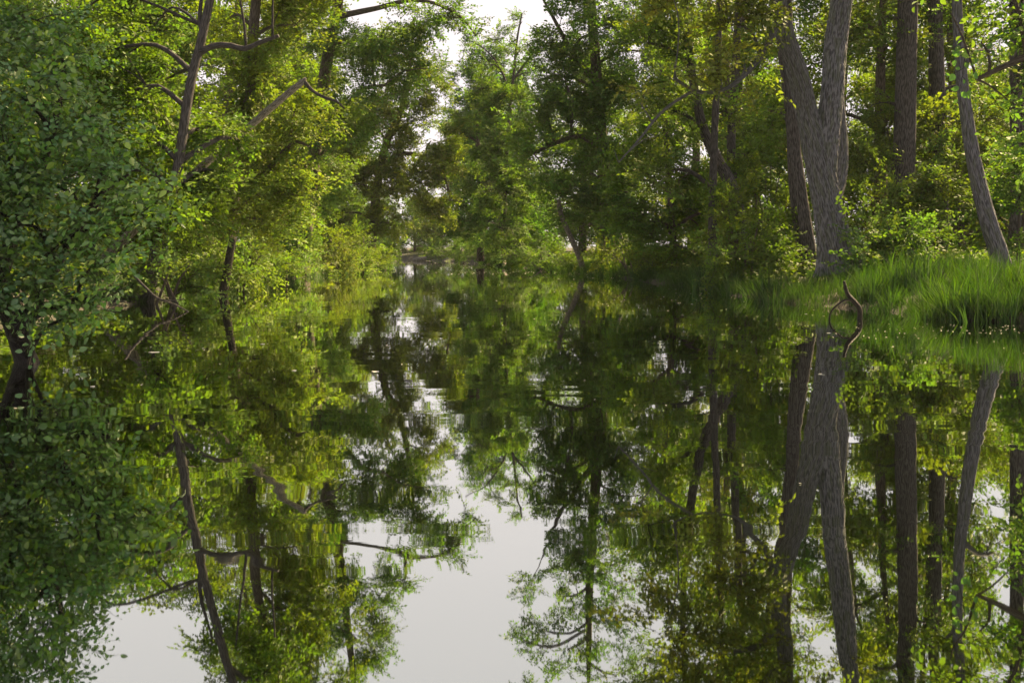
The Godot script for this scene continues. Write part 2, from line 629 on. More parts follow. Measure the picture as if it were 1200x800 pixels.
func ground_height(x: float, z: float) -> float:
	var s := shore(z)
	var wob := 0.35 * gap_noise.get_noise_2d(x * 7.0, z * 7.0) + 0.25 * gap_noise.get_noise_2d(x * 22.0 + 50.0, z * 22.0)
	var d := maxf(s.x - x, x - s.y) + wob
	if d < 0.0:
		return maxf(-1.2, d * 0.55)
	return 0.16 * (1.0 - exp(-d * 2.2)) + 0.62 * (1.0 - exp(-d * 0.17)) + 0.06 * gap_noise.get_noise_2d(x * 18.0, z * 18.0 + 9.0)


func make_setting() -> void:
	gap_noise.noise_type = FastNoiseLite.TYPE_SIMPLEX_SMOOTH
	gap_noise.seed = 12
	gap_noise.frequency = 0.05
	gap_noise.fractal_octaves = 2
	var xs := []
	var zs := []
	var x := -700.0
	while x < 700.0:
		xs.append(x)
		x += 0.3 if absf(x) < 10.0 else (1.0 if absf(x) < 30.0 else (5.0 if absf(x) < 80.0 else 60.0))
	xs.append(700.0)
	var z := 60.0
	while z > -700.0:
		zs.append(z)
		z -= 0.35 if z < 0.0 and z > -50.0 else (1.0 if z > -130.0 else 30.0)
	zs.append(-700.0)
	var v := PackedVector3Array()
	var idx := PackedInt32Array()
	for zz in zs:
		for xx in xs:
			v.append(Vector3(xx, ground_height(xx, zz), zz))
	var w := xs.size()
	for j in zs.size() - 1:
		for k in w - 1:
			var a := j * w + k
			for q in [a, a + w, a + 1, a + 1, a + w, a + w + 1]:
				idx.append(q)
	var arr := []
	arr.resize(Mesh.ARRAY_MAX)
	arr[Mesh.ARRAY_VERTEX] = v
	arr[Mesh.ARRAY_INDEX] = idx
	var am := ArrayMesh.new()
	am.add_surface_from_arrays(Mesh.PRIMITIVE_TRIANGLES, arr)
	var st := SurfaceTool.new()
	st.create_from(am, 0)
	st.generate_normals()
	var g := MeshInstance3D.new()
	g.mesh = st.commit()
	g.material_override = mat.soil
	tag(g, "ground", "dark leaf-littered earth of both river banks", "ground", "", "structure")
	add_child(g)
	var river := MeshInstance3D.new()
	var pm := PlaneMesh.new()
	pm.size = Vector2(500, 260)
	river.mesh = pm
	river.position = Vector3(0, 0, -90)
	river.material_override = mat.water
	tag(river, "river_water", "still dark green river mirroring the trees", "river", "", "structure")
	add_child(river)


# ---------------------------------------------------------------- the trees one can tell apart

func make_hero_trees() -> void:
	# big grey forked tree on the bank
	tree("forked_tree", "big grey tree whose thick trunk forks in two above the grassy bank", "", [
		[[6.02, 0.47, -22.50, 0.335], [5.94, 0.82, -22.50, 0.299], [5.82, 1.37, -22.50, 0.267], [5.68, 2.06, -22.50, 0.251], [5.54, 2.63, -22.45, 0.241], [5.36, 3.29, -22.40, 0.193], [5.14, 3.99, -22.20, 0.181], [4.87, 4.69, -22.00, 0.159], [4.71, 5.28, -21.90, 0.148], [4.79, 6.14, -21.70, 0.132], [4.69, 7.28, -21.50, 0.110], [4.31, 8.50, -21.20, 0.079], [4.06, 9.88, -21.00, 0.039]],
		[[5.75, 1.68, -22.55, 0.157], [5.69, 2.22, -22.50, 0.209], [5.70, 2.73, -22.45, 0.220], [5.77, 3.23, -22.50, 0.209], [5.86, 3.78, -22.60, 0.200], [6.00, 4.69, -22.90, 0.203], [6.14, 5.50, -23.00, 0.193], [6.27, 6.50, -23.20, 0.178], [6.46, 7.84, -23.40, 0.142], [6.75, 9.69, -23.60, 0.099], [6.89, 11.24, -23.80, 0.044]],
		[[5.88, 1.53, -22.90, 0.117], [6.20, 2.19, -23.30, 0.108], [6.29, 2.84, -23.50, 0.099], [6.28, 3.68, -23.70, 0.088], [6.32, 5.04, -24.00, 0.079], [6.54, 6.77, -24.30, 0.057]],
		[[4.79, 5.05, -21.90, 0.072], [4.06, 3.94, -21.00, 0.044], [3.55, 3.54, -20.60, 0.033], [3.00, 3.46, -20.20, 0.028], [2.62, 3.63, -20.00, 0.019]],
		[[2.95, 3.46, -20.20, 0.028], [2.41, 3.08, -20.00, 0.023], [2.08, 2.68, -19.80, 0.018], [1.69, 2.25, -19.60, 0.011]]
	], [[3.94, 4.01, -21.00, 0.38, 0.58, 0.50, 0.80], [4.26, 5.04, -21.30, 0.41, 0.35, 0.50, 0.80], [3.74, 4.74, -21.00, 0.52, 0.58, 0.55, 1.00], [3.32, 4.01, -20.50, 0.64, 0.42, 0.60, 0.80], [2.62, 3.87, -20.00, 0.55, 0.55, 0.60, 1.00], [2.05, 3.22, -19.80, 0.60, 0.46, 0.50, 1.00], [1.62, 2.45, -19.60, 0.49, 0.38, 0.40, 0.80], [2.32, 2.68, -19.80, 0.41, 0.33, 0.40, 0.60],
		[3.77, 5.97, -21.00, 0.87, 0.72, 0.80, 1.00], [4.96, 6.91, -21.80, 0.83, 0.60, 0.80, 0.60], [4.20, 8.00, -21.00, 1.16, 0.87, 1.01, 1.00], [6.64, 7.54, -23.50, 0.81, 0.81, 0.90, 0.50], [7.29, 8.68, -23.50, 0.97, 0.81, 0.90, 0.60], [5.46, 9.24, -22.00, 1.37, 0.91, 1.14, 1.00], [6.48, 10.95, -23.50, 1.30, 0.81, 1.20, 0.60], [4.06, 9.59, -21.00, 1.30, 0.87, 1.09, 1.00], [2.83, 6.70, -20.50, 0.85, 0.85, 0.90, 0.90], [2.54, 5.42, -20.50, 0.78, 0.64, 0.80, 0.90],
		[4.6, 10.8, -21.5, 2.0, 1.4, 2.0, 0.7], [6.5, 11.6, -22.5, 2.2, 1.4, 2.2, 0.7], [5.4, 13.4, -23.5, 2.5, 1.6, 2.5, 0.8], [3.6, 13.0, -22.0, 2.2, 1.4, 2.2, 0.8], [1.9, 12.2, -22.0, 1.8, 1.2, 2.0, 0.6], [7.5, 14.0, -24.5, 2.4, 1.6, 2.4, 0.7]],  # high crown out of view, added to block the sun from the near alder
		{"bark": "grey_bark", "sides": 96, "step": 0.05, "rough": 0.07, "furrow": 0.042, "flare": 0.45, "tint": FOLIAGE.broad, "thick": 0.07, "dens": 0.9, "hole": 0.0})
	# two slim trunks close beside it
	tree("slim_tree", "slim dark twin trunks standing close beside the big forked grey tree", "", [
		[[6.05, 0.52, -25.00, 0.175], [5.98, 1.07, -25.00, 0.134], [5.86, 1.93, -25.00, 0.121], [5.74, 2.80, -25.00, 0.115], [5.67, 3.83, -25.00, 0.101], [5.60, 5.21, -25.00, 0.087], [5.55, 7.28, -25.00, 0.067], [5.43, 9.69, -25.00, 0.041]],
		[[6.04, 0.51, -25.40, 0.123], [5.89, 1.25, -25.40, 0.102], [5.74, 2.30, -25.30, 0.088], [5.69, 3.34, -25.30, 0.082], [5.50, 4.91, -25.30, 0.068], [5.23, 6.66, -25.30, 0.054], [5.06, 8.75, -25.30, 0.034]]
	], [[5.60, 6.93, -25.00, 0.86, 0.69, 0.78, 1.00], [5.00, 7.97, -25.00, 1.03, 0.86, 0.95, 1.00], [5.86, 9.18, -25.00, 1.03, 0.86, 0.95, 1.00], [5.38, 3.77, -26.00, 0.54, 0.72, 0.60, 0.60]], {"bark": "dark_bark", "stems": true, "flare": 0.2, "tint": FOLIAGE.broad, "thick": 0.04, "dens": 0.7})
	# leaning grey trunk
	tree("leaning_tree", "smooth grey trunk curving up from behind the bright grass mound", "", [
		[[7.94, 0.46, -20.00, 0.169], [7.89, 0.76, -20.00, 0.144], [7.74, 1.24, -20.00, 0.134], [7.57, 1.87, -20.00, 0.124], [7.42, 2.62, -20.00, 0.109], [7.31, 3.38, -20.00, 0.094], [7.23, 4.21, -20.00, 0.084], [7.20, 4.90, -20.00, 0.079], [7.26, 6.00, -20.00, 0.070], [7.28, 7.38, -20.00, 0.059], [7.17, 8.76, -20.00, 0.050], [6.72, 11.26, -19.50, 0.034], [6.42, 13.61, -19.00, 0.014]]
	], [[7.03, 5.45, -20.00, 0.55, 0.48, 0.60, 0.50], [7.59, 6.42, -20.00, 0.83, 0.69, 0.80, 0.60], [6.76, 7.24, -20.00, 0.97, 0.69, 0.83, 1.00], [7.59, 8.21, -20.00, 1.10, 0.83, 0.97, 1.00], [7.03, 9.18, -20.00, 0.97, 0.69, 0.83, 1.00], [7.95, 4.14, -20.40, 0.31, 0.37, 0.30, 0.60], [6.4, 12.8, -19.0, 2.2, 1.5, 2.2, 0.8], [4.4, 12.4, -18.0, 2.2, 1.4, 2.2, 0.9], [5.6, 14.4, -19.0, 2.4, 1.5, 2.4, 0.9], [3.2, 11.4, -17.0, 1.9, 1.2, 1.9, 0.9]],  # tallest lobes here are unseen, added with the trunk top to shade the alder
		{"bark": "grey_bark", "sides": 48, "step": 0.06, "rough": 0.05, "furrow": 0.012, "flare": 0.2, "tint": FOLIAGE.broad, "thick": 0.05, "dens": 0.8})
	# dark trunks behind
	tree("dark_trunk_tree", "straight thick dark trunk rising behind the sunlit bushes", "", [
		[[9.52, 0.69, -30.00, 0.310], [9.52, 2.76, -30.00, 0.269], [9.56, 4.83, -30.00, 0.248], [9.60, 6.90, -30.00, 0.238], [9.56, 9.38, -30.00, 0.207], [9.52, 12.28, -30.00, 0.124], [9.52, 14.35, -30.00, 0.062]]
	], [[8.90, 6.49, -30.00, 0.62, 0.83, 0.70, 0.50], [10.03, 8.14, -30.00, 1.03, 0.83, 1.00, 0.50], [8.90, 9.38, -30.00, 1.24, 1.03, 1.00, 0.60], [10.14, 10.62, -30.00, 1.45, 1.03, 1.00, 0.70], [9.10, 11.87, -30.00, 1.45, 1.03, 1.00, 0.60], [9.10, 4.42, -30.00, 0.52, 0.62, 0.50, 0.50]],
		{"bark": "dark_bark", "sides": 24, "tint": FOLIAGE.broad, "dens": 0.7, "hole": 0.05})
	tree("twin_trunk_tree", "pair of thin dark trunks standing behind the curved grey trunk", "", [
		[[11.12, 0.68, -32.00, 0.199], [11.12, 3.33, -32.00, 0.166], [11.03, 5.53, -32.00, 0.166], [10.97, 7.30, -32.00, 0.166], [10.95, 9.95, -32.00, 0.132], [10.99, 13.92, -32.00, 0.066]],
		[[10.96, 0.68, -32.30, 0.145], [11.00, 3.80, -32.30, 0.123], [10.98, 6.47, -32.30, 0.111], [10.83, 8.70, -32.30, 0.089], [10.65, 11.82, -32.30, 0.056]]
	], [[11.26, 7.08, -32.00, 0.88, 0.88, 0.90, 0.50], [11.92, 9.07, -32.00, 1.32, 1.10, 1.00, 0.50], [10.81, 10.39, -32.00, 1.32, 1.10, 1.00, 0.60], [11.70, 12.16, -32.00, 1.54, 1.10, 1.00, 0.60], [11.48, 5.09, -32.00, 0.57, 0.66, 0.60, 0.50]],
		{"bark": "dark_bark", "stems": true, "flare": 0.15, "tint": FOLIAGE.broad, "dens": 0.7, "hole": 0.05})
	tree("edge_tree", "dark broad trunk among shaded leaves beyond the grass mound", "", [
		[[11.10, 0.71, -27.00, 0.223], [11.08, 2.95, -27.00, 0.186], [11.04, 4.81, -27.00, 0.168], [11.02, 7.04, -27.00, 0.149], [10.99, 10.02, -27.00, 0.093], [10.99, 11.89, -27.00, 0.047]]
	], [[11.54, 5.18, -27.00, 0.74, 0.74, 0.74, 1.00], [10.80, 7.04, -27.00, 0.93, 0.84, 0.90, 0.60], [11.45, 8.35, -27.00, 0.93, 0.84, 0.90, 0.50], [10.99, 2.76, -27.00, 0.67, 0.67, 0.67, 1.00]],
		{"bark": "dark_bark", "tint": FOLIAGE.broad, "dens": 0.8})
	# leaning pair at the bend
	tree("bent_tree", "dark trunk bending toward the river with a straight trunk beside it", "", [
		[[5.52, 0.34, -29.00, 0.187], [5.44, 1.10, -29.00, 0.153], [5.32, 1.80, -29.00, 0.144], [5.10, 2.46, -29.00, 0.144], [4.80, 3.00, -29.00, 0.136], [4.56, 3.50, -29.00, 0.119], [4.30, 4.50, -29.00, 0.102], [4.12, 5.90, -29.00, 0.093], [4.00, 7.90, -29.00, 0.068], [4.12, 10.30, -29.00, 0.042]],
		[[4.65, 0.35, -28.60, 0.117], [4.64, 1.29, -28.60, 0.108], [4.65, 2.48, -28.60, 0.092], [4.69, 3.66, -28.60, 0.084], [4.77, 5.44, -28.60, 0.075], [4.83, 7.80, -28.60, 0.050]],
		[[5.34, 0.44, -30.00, 0.123], [5.38, 1.93, -30.00, 0.114], [5.32, 3.38, -30.00, 0.106], [5.42, 5.24, -30.00, 0.096], [5.54, 7.73, -30.00, 0.079], [5.59, 10.62, -30.00, 0.043]]
	], [[4.00, 6.10, -29.00, 1.10, 1.00, 1.05, 1.00], [5.09, 4.16, -29.50, 0.71, 0.81, 0.80, 0.60], [3.73, 4.04, -28.50, 0.88, 0.79, 0.90, 0.80], [3.14, 5.62, -28.50, 0.88, 0.88, 0.90, 0.90], [4.80, 7.90, -29.00, 1.20, 1.00, 1.10, 1.00], [3.80, 9.10, -29.00, 1.40, 1.20, 1.30, 1.00], [5.20, 10.30, -29.00, 1.40, 1.20, 1.30, 1.00], [4.20, 11.30, -29.00, 1.60, 1.20, 1.40, 1.00], [5.70, 3.14, -29.50, 0.61, 0.81, 0.70, 0.70], [3.28, 2.64, -28.00, 0.77, 0.70, 0.70, 1.00]],
		{"bark": "dark_bark", "stems": true, "flare": 0.2, "tint": FOLIAGE.broad, "dens": 1.0, "hole": -0.04})
	# tall leaning trunk of the left bank with its bare horizontal limb
	tree("tall_leaning_tree", "tall dark trunk leaning over the river with a bare horizontal limb", "", [
		[[-6.17, -0.26, -20.60, 0.142], [-6.08, 0.19, -20.70, 0.107], [-5.97, 0.90, -20.80, 0.097], [-5.79, 1.69, -20.90, 0.086], [-5.66, 2.35, -21.00, 0.083], [-5.56, 3.07, -21.00, 0.080], [-5.42, 3.87, -21.00, 0.076], [-5.27, 4.45, -21.00, 0.072], [-5.13, 5.10, -21.00, 0.069], [-4.90, 5.97, -21.00, 0.072], [-4.58, 6.98, -21.00, 0.058], [-4.27, 8.29, -21.00, 0.036]],
		[[-5.33, 4.20, -21.00, 0.065], [-5.07, 4.30, -20.90, 0.050], [-4.71, 4.28, -20.70, 0.050], [-4.45, 4.21, -20.60, 0.046], [-4.20, 4.29, -20.50, 0.039], [-3.85, 4.39, -20.40, 0.028]],
		[[-4.43, 4.22, -20.60, 0.025], [-4.46, 4.59, -20.60, 0.021], [-4.53, 5.02, -20.60, 0.018], [-4.60, 5.73, -20.60, 0.014]],
		[[-3.95, 4.36, -20.40, 0.021], [-3.95, 4.84, -20.40, 0.018], [-3.91, 5.54, -20.40, 0.014]],
		[[-5.27, 4.52, -21.00, 0.043], [-5.33, 4.90, -21.10, 0.036], [-5.28, 5.36, -21.20, 0.026], [-5.17, 5.82, -21.30, 0.015]]
	], [[-6.83, 3.63, -22.00, 0.83, 0.76, 0.80, 1.00], [-7.28, 4.39, -22.00, 0.68, 0.61, 0.64, 1.00], [-6.30, 2.72, -22.00, 0.76, 0.68, 0.72, 1.00], [-6.67, 2.23, -21.50, 0.67, 0.67, 0.67, 1.00], [-6.21, 4.00, -22.50, 0.62, 0.70, 0.70, 0.80], [-5.71, 1.49, -21.50, 0.67, 0.59, 0.63, 1.00], [-5.84, 0.90, -20.40, 0.63, 0.45, 0.54, 1.00], [-5.76, 1.28, -19.90, 0.47, 0.38, 0.50, 0.90], [-5.63, 1.71, -20.20, 0.39, 0.33, 0.40, 0.70], [-5.79, 0.49, -19.80, 0.46, 0.27, 0.50, 0.90], [-7.91, 5.09, -22.50, 0.54, 0.47, 0.70, 0.80], [-6.66, 5.02, -23.00, 0.63, 0.48, 0.70, 0.70], [-5.31, 3.02, -22.00, 0.61, 0.61, 0.70, 0.90], [-5.31, 2.27, -22.00, 0.61, 0.55, 0.58, 1.00], [-4.82, 2.81, -22.20, 0.40, 0.34, 0.40, 0.70], [-5.74, 2.02, -21.60, 0.60, 0.51, 0.55, 1.00],
		[-4.82, 6.09, -21.50, 0.59, 0.52, 0.56, 1.00], [-4.15, 6.53, -21.50, 0.74, 0.59, 0.67, 1.00], [-4.45, 7.42, -21.50, 0.82, 0.67, 0.74, 1.00], [-3.71, 8.02, -21.50, 0.74, 0.67, 0.70, 1.00], [-4.45, 8.76, -21.50, 0.89, 0.67, 0.78, 1.00], [-4.97, 8.02, -21.50, 0.53, 0.53, 0.53, 1.00], [-5.34, 6.24, -21.50, 0.33, 0.39, 0.40, 0.80], [-5.29, 7.13, -21.50, 0.42, 0.50, 0.45, 0.80]],
		{"bark": "dark_bark", "sides": 20, "flare": 0.25, "tint": FOLIAGE.broad, "thick": 0.05, "dens": 1.1})
	# broken grey trunk leaning among the leaves
	var bt := thing("broken_trunk", "bare grey broken-off trunk leaning among the leaves over the river", "trunk", Vector3(-7.02, 1.56, -24.00))
	var bs := begin()
	tube(bs, smooth_path([[-8.62, 0.30, -25.00, 0.095], [-7.13, 1.57, -24.40, 0.084], [-6.12, 2.39, -24.00, 0.074], [-5.29, 2.97, -23.60, 0.069], [-4.48, 3.56, -23.20, 0.064], [-4.04, 3.87, -23.00, 0.063], [-3.89, 3.96, -22.90, 0.055], [-3.82, 4.04, -22.90, 0.024]], 0.1), 18, bt.position, 0.1)
	put(bs, "trunk", mat.dead_wood, bt)
	var bs2 := begin()
	tube(bs2, smooth_path([[-3.85, 3.98, -22.90, 0.039], [-3.74, 3.85, -22.90, 0.036], [-3.59, 3.73, -22.80, 0.031], [-3.38, 3.64, -22.80, 0.028], [-3.22, 3.58, -22.70, 0.023], [-3.07, 3.44, -22.70, 0.016]], 0.08), 8, bt.position, 0.1)
	put(bs2, "splintered_branch", mat.dark_bark, bt)
	# near overhanging alder
	var al := tree("alder_tree", "leafy overhanging tree with glossy leaves dipping close to the water", "", [
		[[-3.73, -0.13, -9.60, 0.099], [-3.83, 0.06, -9.70, 0.080], [-3.96, 0.29, -9.80, 0.071], [-4.14, 0.63, -9.90, 0.068], [-4.43, 1.11, -10.20, 0.091], [-4.71, 1.91, -10.50, 0.072], [-4.84, 2.84, -10.80, 0.052], [-4.86, 3.71, -11.00, 0.027]],
		[[-3.84, 0.17, -9.60, 0.073], [-3.77, 0.43, -9.70, 0.057], [-3.65, 0.70, -9.80, 0.044], [-3.48, 1.04, -9.90, 0.031], [-3.31, 1.35, -10.00, 0.021], [-3.10, 1.49, -10.00, 0.010]],
		[[-4.12, 0.59, -9.90, 0.068], [-4.04, 1.11, -10.10, 0.052], [-3.91, 1.61, -10.30, 0.039], [-3.87, 2.22, -10.60, 0.026], [-3.95, 2.70, -10.90, 0.011]],
		[[-3.92, 0.30, -9.70, 0.054], [-3.60, 0.41, -9.50, 0.036], [-3.31, 0.50, -9.40, 0.023], [-3.05, 0.54, -9.40, 0.010]]
	], [[-4.32, 2.95, -11.00, 0.42, 0.38, 0.40, 1.00], [-3.95, 2.46, -10.80, 0.36, 0.37, 0.36, 1.00], [-4.12, 2.18, -10.30, 0.50, 0.43, 0.46, 1.00], [-3.73, 1.91, -10.50, 0.36, 0.33, 0.34, 1.00], [-3.34, 1.53, -10.10, 0.35, 0.26, 0.31, 1.00], [-3.07, 1.34, -9.90, 0.26, 0.22, 0.24, 1.00], [-3.69, 1.41, -9.90, 0.44, 0.34, 0.39, 1.00], [-3.24, 1.10, -9.80, 0.34, 0.26, 0.30, 1.00], [-3.54, 0.90, -9.50, 0.43, 0.28, 0.35, 1.00], [-3.24, 0.77, -9.60, 0.28, 0.21, 0.24, 1.00], [-3.63, 0.58, -9.40, 0.32, 0.22, 0.27, 1.00], [-3.27, 0.50, -9.40, 0.27, 0.17, 0.22, 1.00], [-3.08, 0.58, -9.40, 0.17, 0.13, 0.15, 1.00], [-3.93, 1.16, -9.50, 0.39, 0.39, 0.39, 1.00], [-3.99, 1.64, -9.80, 0.41, 0.34, 0.37, 1.00], [-3.98, 0.64, -9.30, 0.32, 0.26, 0.29, 1.00], [-4.56, 2.57, -10.50, 0.43, 0.43, 0.43, 1.00], [-4.48, 3.48, -11.00, 0.42, 0.34, 0.38, 1.00], [-4.78, 4.01, -11.00, 0.46, 0.38, 0.42, 1.00], [-4.62, 1.87, -10.00, 0.41, 0.48, 0.45, 1.00], [-4.50, 1.03, -9.60, 0.40, 0.40, 0.40, 1.00], [-3.37, 0.36, -9.30, 0.22, 0.08, 0.20, 0.80], [-3.14, 0.39, -9.40, 0.18, 0.08, 0.20, 0.70], [-3.87, 0.46, -9.20, 0.25, 0.15, 0.30, 1.00], [-3.60, 0.38, -9.15, 0.21, 0.10, 0.20, 0.80]],
		{"bark": "wet_wood", "sides": 24, "step": 0.1, "spray": "near", "tint": FOLIAGE.glossy, "dens": 1.15, "hole": -0.2, "clump": 0.5, "thick": 0.02, "flare": 0.2, "clear": 0.1, "every": 16})
	# single leaves that stand out on its outer sprays
	var ls := []
	for k in 4:
		var s := Soup.new()
		rng.seed = 90 + k
		leaf(s, Vector3.ZERO, Vector3(1, -0.1, 0), Vector3(0.1, 1, 0.1), 0.075, 0.040, [Color(0.10, 0.18, 0.042), Color(0.13, 0.21, 0.04), Color(0.085, 0.16, 0.045), Color(0.17, 0.24, 0.04)][k], true)
		ls.append(s.mesh(mat.glossy_leaf))
	rng.seed = 77
	for k in 300:
		var py := rng.randf_range(30.0, 385.0)
		var edge := 80.0 + 110.0 * exp(-pow((py - 225.0) / 85.0, 2.0)) + 0.06 * py
		var px := rng.randf_range(8.0, edge)
		var d := 9.15 + 0.5 * absf(py - 310.0) / 310.0 + rng.randf_range(-0.15, 0.25)
		var o := MeshInstance3D.new()
		o.name = "leaf"
		o.mesh = ls[rng.randi() % 4 if rng.randf() < 0.8 else 0]
		var p := Vector3((px - 600.0) * d / 1450.0, 0.9 - (py - 290.0) * d / 1450.0, -d)
		o.transform = Transform3D(Basis.from_euler(Vector3(rng.randf_range(-0.7, 0.9), rng.randf() * TAU, rng.randf_range(-0.9, 0.2))).scaled(Vector3.ONE * rng.randf_range(0.8, 1.25)), p - al.position)
		al.add_child(o, true)
	# the tree beside the frame whose leafy boughs reach in
	tree("overhanging_tree", "bright yellow-green boughs reaching in above the grass mound", "", [
		[[7.4, 0.3, -12.6, 0.26], [7.3, 2.0, -12.6, 0.2], [7.0, 4.0, -12.7, 0.17], [6.8, 6.5, -12.8, 0.12], [6.6, 9.0, -13.0, 0.05]],
		[[7.2, 2.6, -12.6, 0.09], [6.3, 3.0, -12.5, 0.06], [5.4, 2.9, -12.5, 0.04], [4.7, 2.6, -12.5, 0.02]]
	], [[4.78, 2.99, -12.60, 0.40, 0.31, 0.35, 0.90], [5.08, 2.38, -12.60, 0.31, 0.26, 0.30, 0.90], [4.44, 3.27, -12.50, 0.29, 0.24, 0.30, 0.80], [5.13, 3.33, -12.60, 0.39, 0.35, 0.40, 1.00], [4.78, 3.94, -12.60, 0.52, 0.39, 0.50, 1.00], [5.47, 2.03, -12.60, 0.43, 0.52, 0.60, 1.00], [5.56, 2.90, -12.60, 0.52, 0.52, 0.60, 1.00], [6.4, 4.6, -12.6, 1.3, 1.0, 1.3, 1.0], [7.6, 5.4, -11.6, 1.5, 1.2, 1.5, 1.0], [6.6, 7.0, -13.0, 1.6, 1.3, 1.6, 1.0], [7.4, 8.6, -12.6, 1.5, 1.2, 1.5, 1.0]],
		{"spray": "bough", "size": 1.15, "tint": FOLIAGE.broad, "dens": 0.75, "hole": -0.1, "thick": 0.04})


